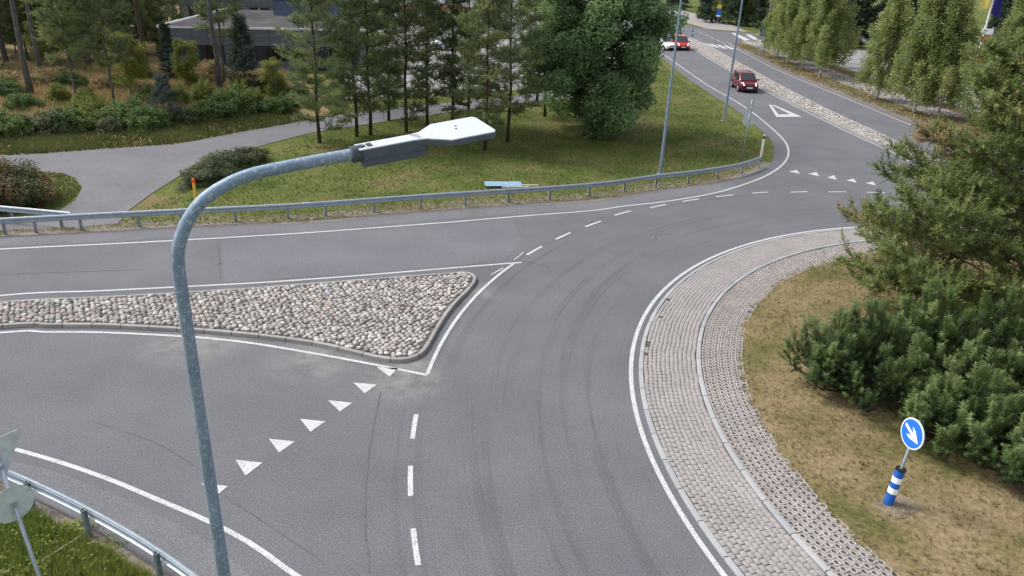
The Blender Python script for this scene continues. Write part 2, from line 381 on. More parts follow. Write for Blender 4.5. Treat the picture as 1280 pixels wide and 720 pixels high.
def rock_mesh(name, rng, seg=7, rings=4):
    V = [(0, 0, 1.)]; F = []
    for r in range(1, rings):
        ph = math.pi*r/rings
        for s in range(seg):
            t = 2*math.pi*(s+.5*(r % 2))/seg; k = 1+rng.uniform(-.09, .09)
            V.append((math.cos(t)*math.sin(ph)**.8*k, math.sin(t)*math.sin(ph)**.8*k, math.cos(ph)))
    V.append((0, 0, -1.)); e = len(V)-1
    for s in range(seg): F.append((0, 1+s, 1+(s+1) % seg))
    for r in range(rings-2):
        for s in range(seg):
            a = 1+r*seg+s; b = 1+r*seg+(s+1) % seg; c = a+seg; d = b+seg; F += [(a, c, d), (a, d, b)]
    o = 1+(rings-2)*seg
    for s in range(seg): F.append((o+s, e, o+(s+1) % seg))
    return np.array(V), np.array(F)
def inside(poly, P):
    P = np.asarray(P); x, y = P[:, 0], P[:, 1]; r = np.zeros(len(P), bool); n = len(poly); j = n-1
    for i in range(n):
        xi, yi = poly[i][:2]; xj, yj = poly[j][:2]
        c = ((yi > y) != (yj > y)) & (x < (xj-xi)*(y-yi)/(yj-yi+1e-12)+xi); r ^= c; j = i
    return r
def pts_in(poly, n):
    q = np.array([p[:2] for p in poly]); lo, hi = q.min(0), q.max(0); out = np.zeros((0, 2))
    while len(out) < n:
        P = RNG.uniform(lo, hi, (n*2, 2)); out = np.r_[out, P[inside(poly, P)]]
    return out[:n]
def copy_tree(o, loc, rz, sc=None):
    c = o.copy(); COL.objects.link(c); c.location = loc; c.rotation_euler = (0, 0, rz)
    if sc: c.scale = (sc,)*3
    for ch in o.children:
        k = ch.copy(); COL.objects.link(k); k.parent = c
        for g in ch.children:
            q = g.copy(); COL.objects.link(q); q.parent = k
    return c
def proj(p):
    q = np.asarray(p, float)-[0, 0, CAM_H]; dep = q[1]*cP-q[2]*sP; u = (q[1]*sP+q[2]*cP)*FPX/dep; r = q[0]*FPX/dep
    return 640+r*cR+u*sR, 360-(u*cR-r*sR), dep
def seen(P, m=12):
    x, y, d = proj(P)
    return (-m < x < 1280+m) and (-m < y < 720+m) and d > 0

# ================================================================== SETTING
structure(sheet_obj('ground', [(-900, -300), (900, -300), (900, 1500), (-900, 1500)], -.035, 'lawn'))
UE = [(0, 295), (125, 290.6), (250, 283.75), (400, 278), (474, 270), (600, 260), (680, 255.6), (740, 252), (786, 245), (836, 237.5), (880, 232), (905, 227), (935, 219),
      (952, 211), (964, 203), (968, 190), (966, 180), (959, 170), (940, 153), (915, 134), (890, 119), (859, 98), (849, 90)]
ue = np.array([(-70, 9, 0), (-36, 19.6, 0)]+[tuple(p) for p in gcurve(UE, .6)]+[(15.7, 92, 0), (15.6, 110, 0), (15.2, 135, 0), (13.5, 165, 0), (10, 210, 0)])
RE = [(22.5, 210), (25.2, 165), (26.4, 149), (28, 134), (30.4, 128.2), (36, 126.5), (75, 134), (75, 122), (36, 114), (31.2, 112.6), (29, 109), (28.0, 101.5), (27.3, 81.5), (28.0, 66.5), (28.8, 54), (30.2, 46.5), (33.5, 40.5)]
a0 = math.atan2(40.5-CEN[1], 33.5-CEN[0])
ARC = [(CEN[0]+math.cos(a)*r, CEN[1]+math.sin(a)*r) for a, r in ((a0+(rad(-172)-a0)*k/40, 28.5+(24.6-28.5)*min(1, k/12)) for k in range(2, 39))]
le = gcurve([(262, 752), (200, 712), (120, 663), (40, 622), (0, 602)], .4)
LE = [tuple(p[:2]) for p in le]+[(-16, 14.0), (-24, 13.2), (-36, 10.5), (-70, 2)]
road_poly = [tuple(p[:2]) for p in ue]+RE+ARC+LE
road = structure(sheet_obj('road', road_poly, 0, 'asphalt'))
# lawns, woodland floor, verges
FLW = [tuple(G(x, y)[:2]) for x, y in ((-60, 196), (0, 194), (47, 192), (125, 186), (219, 180), (297, 165.6), (375, 151.6), (415, 144))]
structure(sheet_obj('woodland_floor', [(-120, 30)]+FLW+[(-17, 62), (-19, 75), (-40, 140), (-120, 160)], -.029, 'forest_floor'))
structure(sheet_obj('dry_verge', [(27, 40), (60, 30), (60, 75), (38, 100), (36, 112), (29, 111), (27, 100)], -.028, 'dry_lawn'))
structure(sheet_obj('weedy_bank', [(-30, -4), (8, -8), (2, 6), (-4, 12), (-12, 14), (-30, 15)], -.028, 'weedy_ground'))
b = MB(); b.open = True; b.ribbon(offset(gcurve(UE[:15], .6), .55), 1.5, -.02); structure(b.build('soil_verge', 'verge_soil'))
b = MB(); b.open = True; b.ribbon(offset(le[::-1], -.45), 1.3, -.02); structure(b.build('gravel_verge', 'verge_soil'))
b = MB(); b.open = True; b.ribbon(np.array([(28.4, 101, 0), (27.7, 81.5, 0), (28.4, 66.5, 0), (29.2, 54, 0), (30.6, 47, 0)]), 1.2, -.018); structure(b.build('soil_strip', 'verge_soil'))
# shoulder of older asphalt inside the near guard rail
inn = gcurve([(330, 735), (265, 680), (187, 638), (120, 609), (53, 585), (0, 574), (-60, 563)], .4)
out_ = gcurve([(-60, 590), (0, 600), (40, 620), (120, 661), (200, 709), (240, 738)], .4)
sh = structure(sheet_obj('shoulder', [tuple(p[:2]) for p in inn]+[tuple(p[:2]) for p in out_], .004, 'old_asphalt'))
up = gcurve(UE[:12], .6)
b = MB(); b.open = True; b.ribbon(offset(up, -.62), .95, .004); structure(b.build('shoulder', 'old_asphalt'))
# footpaths, parking
PATH = [(-90, 197), (0, 194), (47, 192), (125, 186), (219, 180), (297, 165.6), (375, 151.6), (415, 144), (502, 134), (600, 124), (720, 112),
        (720, 121), (600, 135), (502, 148), (465, 154), (394, 164.5), (344, 177), (300, 189), (262, 203), (225, 219), (190, 241), (159, 264), (148, 279), (90, 284), (0, 288), (-90, 292),
        (-90, 279), (0, 274), (55, 269), (75, 262), (94, 250), (103, 234), (94, 222), (78, 216), (47, 214), (0, 206), (-90, 204)]
structure(sheet_obj('footpath', [G(x, y) for x, y in PATH], -.012, 'path_asphalt'))
LOT = [(432, 124), (560, 118), (760, 103), (810, 60), (800, 18), (640, 12), (425, 12), (425, 60)]
structure(sheet_obj('parking_lot', [G(x, y) for x, y in LOT], -.022, 'pale_asphalt'))
b = MB(); b.open = True; b.ribbon(gcurve([(906, 40), (936, 51), (960, 60), (1000, 76), (1035, 91), (1075, 106), (1135, 127), (1190, 146)], 1), 3.0, -.012); structure(b.build('footpath', 'pink_path'))
structure(sheet_obj('footpath', [(30, 130.5), (36, 128.5), (37, 150), (34, 185), (29.5, 185), (27.7, 150)], -.014, 'pink_path'))
structure(sheet_obj('parking_lot', [G(1040, 79), G(1085, 95), G(1150, 117), G(1240, 146), (75, 60), (80, 104), G(1062, 60), G(1046, 68)], -.02, 'pale_asphalt'))

# ------------------------------------------------------------------ painted markings (children of the road)
def line(px, w=.11, mat='road_paint', name='edge_line', world=False, z=.008):
    C = resample(catmull(px), .5) if world else gcurve(px, .5)
    C = np.asarray(C); C = np.c_[C[:, :2], np.zeros(len(C))]
    b = MB(); b.open = True; b.ribbon(C, w, z); return b.build(name, mat, road)
EL = [(0, 311.6), (110, 306.3), (215, 301), (340, 293.75), (400, 290), (480, 284), (560, 278), (620, 273), (680, 268), (740, 263.4), (780, 257.8), (815, 254), (851, 249), (899, 240), (939, 227.5), (961, 218), (977, 207),
      (985, 195), (984, 182), (974, 169), (952.5, 150), (934, 136), (912, 122), (887, 108), (859, 89)]
line([(-36, 18.4), (-27, 21.7)]+[tuple(G(x, y)[:2]) for x, y in EL]+[(16.4, 95), (16.3, 112), (15.9, 135), (14, 170)], world=True)
line([(-29, 17.3), (-21, 18.35)]+[tuple(G(x, y)[:2]) for x, y in ((0, 369.7), (125, 363.7), (250, 357.5), (340, 352.5), (450, 344.5), (560, 335.5), (640, 329), (652, 328.2))], .10, world=True)
line([(-29, 16.3), (-21, 16.15)]+[tuple(G(x, y)[:2]) for x, y in ((0, 416), (60, 415.3), (125, 415.6), (219, 420), (281, 425), (340, 433), (440, 450.6), (534, 469))], .105, world=True)
a1, a2 = [math.atan2(*(G(x, y)[:2]-CEN)[::-1]) for x, y in ((534, 468), (642, 329))]
line([(CEN[0]+21.2*math.cos(a), CEN[1]+21.2*math.sin(a)) for a in np.linspace(a1 % 6.2832, a2 % 6.2832, 12)], .105, world=True)
line([(-24, 14.6), (-16, 15.0)]+[tuple(G(x, y)[:2]) for x, y in ((-50, 546), (14, 560.6), (78, 579), (140.6, 601), (200, 626), (259, 651), (312.5, 679), (366, 718), (420, 765))]+[(CEN[0]+22.6*math.cos(a), CEN[1]+22.6*math.sin(a)) for a in np.linspace(rad(206), rad(250), 8)], .105, world=True)
line([(CEN[0]+15.87*math.cos(a), CEN[1]+15.87*math.sin(a)) for a in np.linspace(rad(40), rad(225), 60)], .115, world=True)
line([(21.6, 103), (21.2, 92.7), (21.2, 80), (21.3, 68.3), (21.7, 59), (22.1, 52.1), (22.6, 47), (22.75, 44.5), (22.5, 42.3)], .105, world=True)
line([(24.4, 103), (24.1, 92), (23.9, 80), (23.8, 70), (23.9, 60), (24.3, 52), (24.7, 46)], .10, world=True)
line([(28.2, 110), (27.4, 101.7), (26.75, 81.5), (27.5, 66.1), (28.2, 53.0), (29.7, 45), (33, 39)], .105, world=True)
line([(643, 325), (654, 315.6)], .05, 'worn_paint', 'lane_dash')
line([(614, 343.5), (629, 335)], .06, 'worn_paint', 'lane_dash')
for q in (((519.7, 518), (514, 548.75)), ((511, 582.5), (512, 620.6)), ((516, 661), (522, 707)), ((658.75, 318.75), (677, 308)), ((693.75, 299), (712, 290.6)), ((730, 283), (749, 276)), ((767.5, 269), (789, 264)),
          ((810, 258.75), (831, 255)), ((852, 251.6), (874, 249)), ((895, 246), (917, 243.75)), ((941, 242), (961, 240.6)), ((987, 240), (1010, 240)), ((1035, 240), (1058, 240)), ((1083, 240.5), (1106, 241))):
    aa = [math.atan2(*(G(x, y)[:2]-CEN)[::-1]) % 6.2832 for x, y in q]; rr = np.mean([np.hypot(*(G(x, y)[:2]-CEN)) for x, y in q]); rr = 21.2 if abs(rr-21.2) < .12 else rr
    line([(CEN[0]+rr*math.cos(a), CEN[1]+rr*math.sin(a)) for a in np.linspace(*aa, 4)], .11, name='lane_dash', world=True)
for k in range(6):
    a = rad(197.3+k*5.3); line([(CEN[0]+21.2*math.cos(q), CEN[1]+21.2*math.sin(q)) for q in np.linspace(a, a+rad(2.5), 4)], .11, name='lane_dash', world=True)
def patch(px, name, mat='road_paint', z=.008, hole=None):
    b = MB(); b.open = True; b.sheet([tuple(G(x, y)[:2]) for x, y in px], z); return b.build(name, mat, road)
for q in (((470.6, 459), (498, 460.5), (487, 471)), ((441.6, 478.4), (471, 481), (456, 492)), ((410, 500.6), (440.6, 503.75), (425, 514.7)), ((375, 523.75), (407, 527), (388, 540)), ((336, 548.75), (368.75, 552), (349, 566)),
          ((294.7, 575), (328, 578.75), (307, 595)), ((251.6, 604), (285, 608), (269, 621)), ((986, 214.6), (996, 212.6), (1000, 217.6)), ((1010, 217.3), (1020.6, 215.2), (1024, 220.7)), ((1033.5, 222), (1042.5, 219.2), (1046, 224.8)), ((1058, 225.5), (1067, 223.3), (1071, 228.6)), ((1082, 229), (1091, 227), (1095, 232))):
    patch(q, 'yield_triangle')
for q in (((961, 131), (964, 131), (975, 146), (970.6, 146.3)), ((964, 131), (968, 131.5), (995, 143), (988, 143)), ((972, 143.2), (995, 143), (1002, 146), (975, 146.3))):
    patch(q, 'yield_symbol', z=.008+.001*random.random())
for x in (881.5, 889, 898, 907.5):     # zebra crossing bars, parallel to the carriageway
    y = 54.2+(x-881.5)*.115; c = G(x+4, y+2.2)
    b = MB(); b.open = True; b.sheet([(c[0]-.26, c[1]-2.2), (c[0]+.26, c[1]-2.2), (c[0]+.26, c[1]+2.2), (c[0]-.26, c[1]+2.2)], .008); b.build('crossing_stripe', 'road_paint', road)
for q in (((914, 41.5), (918, 41), (938, 50), (931, 51)), ((932, 43.5), (937, 43), (953, 51.5), (947, 52.5))): patch(q, 'crossing_stripe', z=.009)
for k in range(6):
    c = G(868+k*7.4, 37.5+k*3.3); b = MB(); b.open = True; b.sheet([(c[0]-.06, c[1]-1.4), (c[0]+.06, c[1]-1.4), (c[0]+.06, c[1]+1.4), (c[0]-.06, c[1]+1.4)], .008); b.build('lane_dash', 'road_paint', road)

for q, w_ in ((((281, 620), (320, 646), (365, 676), (400, 700)), .022), (((120, 528), (200, 556), (262, 596)), .016), (((476, 490), (462, 560), (456, 640), (462, 716)), .035), (((0, 343), (90, 340), (180, 337)), .018), (((272, 300), (274, 320), (276, 352)), .03)):
    line(q, w_, 'seam_tar', 'road_seam', z=.0055)
patch(((276, 299.5), (420, 290.5), (560, 280.5), (640, 274), (652, 300), (628, 327), (450, 341.5), (280, 353)), 'asphalt_patch', 'patch_asphalt', .0035)
# ------------------------------------------------------------------ splitter island of cobbles
def kerb_pieces(C, length, prof, mat, parent, closed=False, gap=.012):
    C = resample(C, .1); n = max(2, int(round(length/.1))); out = []
    for i in range(0, len(C)-2, n):
        seg = C[i:min(i+n+1, len(C))]
        if len(seg) < 3: continue
        seg = np.array(seg); d = seg[1]-seg[0]; seg[0] += d/np.linalg.norm(d)*gap; d = seg[-2]-seg[-1]; seg[-1] += d/np.linalg.norm(d)*gap
        seg = seg[[0]+list(range(1, len(seg)-1, 2))+[len(seg)-1]]
        b = MB(); b.sweep(seg, prof); out.append(b.build('kerb_stone', mat, parent))
    return out
KP = lambda w, zb, zt, c=.012: [(-w/2, zb), (w/2, zb), (w/2, zt-c), (w/2-c, zt), (-w/2+c, zt), (-w/2, zt-c)]
ISL = [(0, 378), (125, 371.5), (250, 364.5), (340, 358.5), (450, 350), (559, 341.8), (580, 340.3), (590, 342.5), (593.5, 349), (586, 360), (572, 374), (559, 389), (548, 406), (540, 420), (533, 432), (525, 441), (512, 447), (495, 448.5), (470, 445), (449, 440), (402, 429), (340, 420), (281, 414), (225, 410), (170, 407), (125, 405), (60, 405), (0, 406)]
isl = resample(catmull([(-28, 17.0, .1), (-21, 17.9, .1)]+[tuple(G(x, y, .1)) for x, y in ISL]+[(-21, 16.5, .1), (-28, 16.6, .1)], 6), .15)
ip = [tuple(p[:2]) for p in isl]
island = structure(MB().prism(ip, -.03, .085).build('splitter_island', 'island_mortar'))
kerb_pieces(np.c_[isl[:, :2], np.zeros(len(isl))], .8, KP(.11, -.02, .115), 'concrete_kerb', island)
ROCKS = [rock_mesh('r', np.random.default_rng(k)) for k in range(5)]
RM = []
for k, (V, F) in enumerate(ROCKS):
    me = np_mesh('cobble_%d' % k, V, F, None, True); me.materials.append(MATS['cobble']); RM.append(me)
def cobbles(poly, parent, pitch, z, nmax, rr=.525, keep=None):
    q = np.array(poly); lo, hi = q.min(0), q.max(0); P = []
    ys = np.arange(lo[1], hi[1], pitch*.86)
    for j, y in enumerate(ys):
        xs = np.arange(lo[0]+(j % 2)*pitch/2, hi[0], pitch); P += [(x, y) for x in xs]
    P = np.array(P)+RNG.normal(0, pitch*.13, (len(P), 2))
    ins = inside(poly, P); 
    d = np.full(len(P), 9.)
    for i in range(len(q)):
        a, b_ = q[i], q[(i+1) % len(q)]; ab = b_-a; t = np.clip(((P-a)@ab)/(ab@ab+1e-12), 0, 1); d = np.minimum(d, np.linalg.norm(P-a-t[:, None]*ab, axis=1))
    P = P[ins & (d > pitch*.5+.03)]
    if keep is not None: P = P[keep(P)]
    n = len(P); sx = pitch*rr*RNG.uniform(.82, 1.16, n); sy = sx*RNG.uniform(.72, .98, n); sz = pitch*.36*RNG.uniform(.75, 1.2, n); az = RNG.uniform(0, 3.14, n); tilt = RNG.normal(0, .12, (n, 2)); kind = RNG.integers(0, 5, n)
    scl = np.array([(proj((x, y, z)) if seen((x, y, z)) else (0, 0, 1e6))[2] for x, y in P]); order = np.argsort(scl)
    VV, FF, TT = [], [], []; off = 0
    for rank, i in enumerate(order):
        M = Matrix.Translation((P[i, 0], P[i, 1], z+sz[i]*.15)) @ Matrix.Rotation(az[i], 4, 'Z') @ Matrix.Rotation(tilt[i, 0], 4, 'X') @ Matrix.Rotation(tilt[i, 1], 4, 'Y') @ Matrix.Diagonal((sx[i], sy[i], sz[i], 1))
        if rank < nmax and scl[i] < 1e5:
            o = put('cobblestone', RM[kind[i]], None, parent); o.matrix_local = M
        else:
            V, F = ROCKS[kind[i]]; A = np.array(M); VV.append(V@A[:3, :3].T+A[:3, 3]); FF.append(F+off); off += len(V); TT += [RNG.random()]*len(V)
    if VV:
        me = np_mesh('cobble_field', np.concatenate(VV), np.concatenate(FF), TT, True); stuff(put('cobble_field', me, 'cobble', parent))
cobbles(ip, island, .168, .085, 300)
# long cobbled median of the far leg
ML = [(21.75, 103), (21.5, 92), (21.5, 80), (21.6, 68), (22.0, 59), (22.4, 52), (22.9, 47), (23.2, 44), (23.0, 42.3)]
MR = [(23.7, 41.6), (24.5, 44), (24.3, 47), (24.0, 52), (23.6, 60), (23.5, 70), (23.6, 80), (23.8, 92), (24.1, 103), (23.8, 111.5), (23.0, 113), (22.2, 111)]
mp = [tuple(p[:2]) for p in resample(catmull([(*p, 0) for p in ML+MR+[ML[0]]], 6), .8)][:-1]
median = structure(MB().prism(mp, -.03, .09).build('median_island', 'island_mortar'))
mc = np.array([(*p, 0) for p in mp+[mp[0]]]); kerb_pieces(mc, 1.6, KP(.13, -.02, .13), 'concrete_kerb', median)
cobbles(mp, median, .21, .09, 120)

# ------------------------------------------------------------------ central island: kerbs, sett apron, grass blocks, lawn
def polar(R, a, z=0.): return np.array([CEN[0]+R*math.cos(a), CEN[1]+R*math.sin(a), z])
A0, A1 = rad(55), rad(222)
def apz(R): return .05+(15.54-R)/(15.54-14.05)*.07
def annulus(name, r0, r1, z0, z1, mat, n=120, a0=A0, a1=A1):
    b = MB(); b.open = True; V = []
    for a in np.linspace(a0, a1, n+1): V += [tuple(polar(r0, a, z0)), tuple(polar(r1, a, z1))]
    b.add(V, [(2*i, 2*i+1, 2*i+3, 2*i+2) for i in range(n)]); return structure(b.build(name, mat))
apron = annulus('paved_apron', 14.0, 15.6, .095, .03, 'joint_sand')
blocks = annulus('grass_block_ring', 12.7, 14.05, .088, .088, 'joint_sand')
kerb_pieces(np.array([polar(15.60, a) for a in np.linspace(A0, A1, 500)]), 1.0, KP(.115, -.02, .062), 'granite_kerb', apron)
kerb_pieces(np.array([polar(14.05, a) for a in np.linspace(A0, A1, 500)]), 1.0, KP(.12, -.02, .142), 'granite_kerb', apron)
def rounded_block(w, l, h, c):
    V = []; 
    for z, k in ((-h, 0), (-c, 0), (0, c)):
        V += [(-w/2+k, -l/2+k, z), (w/2-k, -l/2+k, z), (w/2-k, l/2-k, z), (-w/2+k, l/2-k, z)]
    F = []
    for r in (0, 4):
        for k in range(4): F.append((r+k, r+(k+1) % 4, r+4+(k+1) % 4, r+4+k))
    F.append((8, 9, 10, 11)); return np.array(V), np.array(F)
def field(name, rest, T, mat, M, parent, nmax, pos):
    me = np_mesh(name, T[0], T[1]); me.materials.append(MATS[mat])
    d = np.array([proj(p)[2] if seen(p) else 1e6 for p in pos]); od = np.argsort(d); VV, FF, TT = [], [], []; off = 0
    for rank, i in enumerate(od):
        if rank < nmax: o = put(name, me, None, parent); o.matrix_local = M[i]
        else:
            A = np.array(M[i]); VV.append(T[0]@A[:3, :3].T+A[:3, 3]); FF.append(T[1]+off); off += len(T[0]); TT += [RNG.random()]*len(T[0])
    stuff(put(rest, np_mesh(rest, np.concatenate(VV), np.concatenate(FF), TT), mat, parent))
Ms, Ps = [], []; nr = 12; rw = (15.53-14.13)/nr; course = .165/14.8
wob = lambda a, k: .010*math.sin(a*41+k)+.007*math.sin(a*97+2*k)
na = int((A1-A0)/course)
for i in range(na):
    for j in range(nr):
        a = A0+(i+.5)*course; R = 14.13+(j+.5)*rw+wob(a, 0)+RNG.normal(0, .0025)
        near = max(0, min(1, (a-rad(172))/rad(25)))
        a2 = a+(wob(a*.7+R*.2, 3)*1.6+RNG.normal(0, .0022)+(j % 2)*.09*near)/R
        if (j == nr-1 and rad(166) < a < rad(169.5) and RNG.random() < .6) or (j >= nr-2 and RNG.random() < .012 and rad(150) < a < rad(185)): continue
        p = polar(R, a2, apz(R)+RNG.normal(0, .0012))
        Ms.append(Matrix.Translation(p) @ Matrix.Rotation(a2+RNG.normal(0, .015), 4, 'Z') @ Matrix.Rotation(.047+RNG.normal(0, .012), 4, 'Y') @ Matrix.Rotation(RNG.normal(0, .012), 4, 'X')); Ps.append(p)
field('paver', 'paver_field', rounded_block(rw-.010, .165-.011, .05, .004), 'paver', Ms, apron, 300, Ps)
def holed_block(w, l, h, r):
    o = [(-w/2, -l/2), (0, -l/2), (w/2, -l/2), (w/2, 0), (w/2, l/2), (0, l/2), (-w/2, l/2), (-w/2, 0)]
    i = [(r*math.cos(rad(225+45*k)), r*1.1*math.sin(rad(225+45*k))) for k in range(8)]
    V = [(*p, 0) for p in o]+[(*p, 0) for p in i]+[(*p, -h) for p in i]+[(*p, -h) for p in o]; F = []
    for k in range(8):
        q = (k+1) % 8; F += [(k, q, 8+q, 8+k), (8+k, 8+q, 16+q, 16+k), (24+k, 24+q, q, k)]
    return np.array(V, float), np.array(F)
Ms, Ps = [], []; nr = 7; bw = (13.97-12.84)/nr; course = .17/13.4
for i in range(int((A1-A0)/course)):
    for j in range(nr):
        if j == 0 and RNG.random() < .03: continue
        a = A0+(i+.5+.5*(j % 2))*course; R = 12.84+(j+.5)*bw; a2 = a+RNG.normal(0, .0003); p = polar(R+wob(a, 1)*.6, a2, .115+RNG.normal(0, .004)-(.006 if j == 0 else 0))
        Ms.append(Matrix.Translation(p) @ Matrix.Rotation(a2+RNG.normal(0, .02), 4, 'Z') @ Matrix.Rotation(RNG.normal(0, .012), 4, 'X')); Ps.append(p)
field('paving_block', 'paving_block_field', holed_block(bw-.011, .17-.012, .055, .049), 'grass_block', Ms, blocks, 300, Ps)
b = MB(); b.open = True; n = 96; V = [(CEN[0], CEN[1], .5)]; rs = [3, 6, 8, 9.5, 11, 12, 12.6, 12.95]
for k, R in enumerate(rs):
    for s in range(n):
        a = 2*math.pi*s/n; rr = R+(.08*math.sin(a*37)+.05*math.sin(a*71+1) if R > 12.9 else 0)
        V.append(tuple(polar(rr, a, .105 if R > 12.9 else .11+.25*(1-(R/13)**2)**1.5)))
F = [(0, 1+s, 1+(s+1) % n) for s in range(n)]
for k in range(len(rs)-1):
    for s in range(n): q = (s+1) % n; F.append((1+k*n+s, 1+(k+1)*n+s, 1+(k+1)*n+q, 1+k*n+q))
b.add(V, F); structure(b.build('central_island', 'dry_lawn', smooth=True))
def isle_z(x, y): 
    R = math.hypot(x-CEN[0], y-CEN[1]); return .11+.25*(1-min(1, R/13)**2)**1.5
def GI(px, py):
    z = .12
    for _ in range(6): p = G(px, py, z); z = isle_z(p[0], p[1])
    return p

# ================================================================== GUARD RAILS, LAMPS, SIGNS
WB = [(0, .40), (.03, .41), (.055, .44), (.055, .475), (.015, .505), (.015, .535), (.055, .565), (.055, .60), (.03, .63), (0, .64),
      (-.012, .63), (.018, .618), (.041, .595), (.041, .57), (0, .541), (0, .499), (.041, .47), (.041, .445), (.018, .422), (-.012, .41)]
def guard_rail(label, curve, posts, side, mat='galvanised', pmat='galvanised', lowend=False):
    org = np.array([curve[0][0], curve[0][1], 0]); t = thing('guard_rail', label, 'guard rail', org)
    C = np.array(curve)-org; C[:, 2] = 0
    if lowend:
        s = np.r_[0, np.cumsum(np.linalg.norm(np.diff(C, axis=0), axis=1))]; C[:, 2] = -.5*np.clip(1-(s[-1]-s)/3.0, 0, 1)**1.5
    n = 8
    for i in range(0, len(C)-1, n):
        b = MB(); b.sweep(C[i:i+n+1], [(a*side, z) for a, z in WB]); b.build('rail_beam', mat, t)
    for p in posts:
        q = np.array(p)-org; j = int(np.argmin(np.linalg.norm(C[:, :2]-q[:2], axis=1))); nn = normals2(C)[j]; an = math.atan2(nn[1], nn[0]); top = .60+C[j, 2]
        M = Matrix.Rotation(an, 3, 'Z'); b = MB(); c = C[j]; off = -.055*side
        for dx, dy, wx, wy in ((0, 0, .012, .09), (.03*side, .045, .06, .01), (.03*side, -.045, .06, .01)):
            v = M @ Vector((off+dx-.02*side, dy, 0)); b.box((c[0]+v.x, c[1]+v.y, (top-.3)/2), (wx, wy, top+.3), M)
        b.build('post', pmat, t)
    return t
RB = [(-330, 310.5), (-220, 304.5), (-110, 299), (0, 293.3), (48, 290.6), (111, 286.8), (172, 283.5), (235, 280), (294, 277), (353, 273.8), (411, 269.8), (470, 265), (525, 260.8), (580, 256.8), (634, 253), (684, 249.5), (734, 245.5), (776, 240.5), (819, 233.8), (860, 229), (900, 223), (930, 216.5), (949, 209.5)]
guard_rail('long galvanised guard rail between the lawn and the carriageway', gcurve(RB, .5), [G(x, y) for x, y in RB[:-1]]+[G(947, 210.5)], -1, lowend=False)
RN = [(-190, 556), (-130, 571), (-75, 588), (-25, 603), (44, 632), (123, 672), (200, 719), (280, 780), (350, 850)]
guard_rail('galvanised guard rail curving along the weedy bank below the give way sign', gcurve(RN, .4), [G(x, y) for x, y in RN], 1, pmat='post_green')
R2 = [(-90, 268), (0, 276.5), (50, 281), (92, 285.2)]
guard_rail('short pale guard rail joining the long rail beside the reddish bush', gcurve(R2, .5), [G(-40, 272.7), G(20, 278.3), G(75, 283.5)], -1)

def lamp_head(t, o, ax, roll=0., L=.90):
    ax = Vector(ax).normalized(); lat = Vector((0, 0, 1)).cross(ax).normalized(); lat = Matrix.Rotation(roll, 3, ax) @ lat; upv = ax.cross(lat)
    M = Matrix((ax, lat, upv)).transposed(); o = Vector(o)
    P = lambda a, b_, c: o+ax*a+lat*b_+upv*c
    b = MB()  # spigot casing: stepped box
    for z0, z1, w in ((-.085, -.040, .044), (-.036, .033, .056)): b.box(P(.23, 0, (z0+z1)/2), (.44, 2*w, z1-z0), M)
    body = b.build('lamp_casing', 'lamp_shaded', t, bevel=.004)
    b = MB(); b.box(P(.205, 0, .0385), (.43, .112, .009), M); b.build('lamp_cover', 'lamp_white', t, bevel=.003)
    out = [(.36, -.056), (.44, -.070), (.57, -.175), (L-.02, -.175), (L, -.145), (L, .145), (L-.02, .175), (.57, .175), (.44, .070), (.36, .056)]; n = len(out)
    for nm, mt, z0, z1, k in (('lamp_shaded_rim', 'lamp_shaded', -.002, .031, 1.), ('lamp_panel', 'lamp_white', .033, .043, .99)):  # dark rim below a thin white top, side shade put into the colour
        b = MB(); top = [P(a, y*k, z1) for a, y in out]; bot = [P(a, y*k, z0) for a, y in out]
        b.add(top+bot, [tuple(range(n)), tuple(range(2*n-1, n-1, -1))]+[(i, i+n, (i+1) % n+n, (i+1) % n) for i in range(n)]); b.build(nm, mt, t, bevel=.003)
    b = MB(); b.box(P(.72, 0, -.006), (.24, .24, .014), M); b.build('light_glass', 'glass', t)
    for a_, b_, l_, w_ in ((.07, 0, .035, .055), (.70, .05, .012, .012), (.68, .0, .012, .012)):
        b = MB(); b.box(P(a_, b_, .0445), (l_, w_, .004), M); b.build('latch' if a_ < .1 else 'screw', 'black_plastic', t)
    b = MB(); b.tube([o-ax*.055, o-ax*.05, o+ax*.02, o+ax*.04], [.046, .054, .054, .05], 16); b.build('collar', 'collar_grey', t, smooth=False)
def lamp_post(base, prof, d, label, group=None, r0=.08, r1=.03, zstep=7.9, roll=0., rb=.044, arm=None):
    t = thing('street_lamp', label, 'street lamp', base, 0, group); dx, dy = d
    P = [(0, 0, -.3), (0, 0, zstep)]; b = MB(); b.tube(P, [r0, rb], 14, False); b.build('pole', 'pole_steel', t, smooth=True)
    A = catmull([(s*dx, s*dy, z) for s, z in prof], 6); k = np.linspace(0, 1, len(A))
    b = MB(); b.tube([(0, 0, zstep-.02)]+[tuple(p) for p in A], [arm or rb-.006]+list((arm or rb-.006)*(1-k)+r1*k), 14, False); b.build('arm', 'pole_steel', t, smooth=True)
    b = MB(); b.box((0, 0, -.02), (.3, .3, .06)); b.build('base_plate', 'galvanised', t)
    e = A[-1]; lamp_head(t, e+(A[-1]-A[-2])/np.linalg.norm(A[-1]-A[-2])*.02, (dx*math.cos(.1), dy*math.cos(.1), math.sin(.1)), roll)
    return t
NEAR = [(0, 8.0), (0, 8.25), (.002, 8.40), (.012, 8.50), (.045, 8.60), (.10, 8.70), (.19, 8.80), (.33, 8.88), (.47, 8.925), (.65, 8.95), (.89, 8.975), (1.12, 8.995)]
lamp_post((-1.99, 4.15, 0), NEAR, (.866, .5), 'tall galvanised street lamp with curved arm and white flat head over the road', roll=.09, zstep=7.72, rb=.036, r1=.038, arm=.0385)
FARP = [(0, 8.2), (0, 8.9), (.1, 9.3), (.45, 9.65), (1.0, 9.8), (1.5, 9.9)]
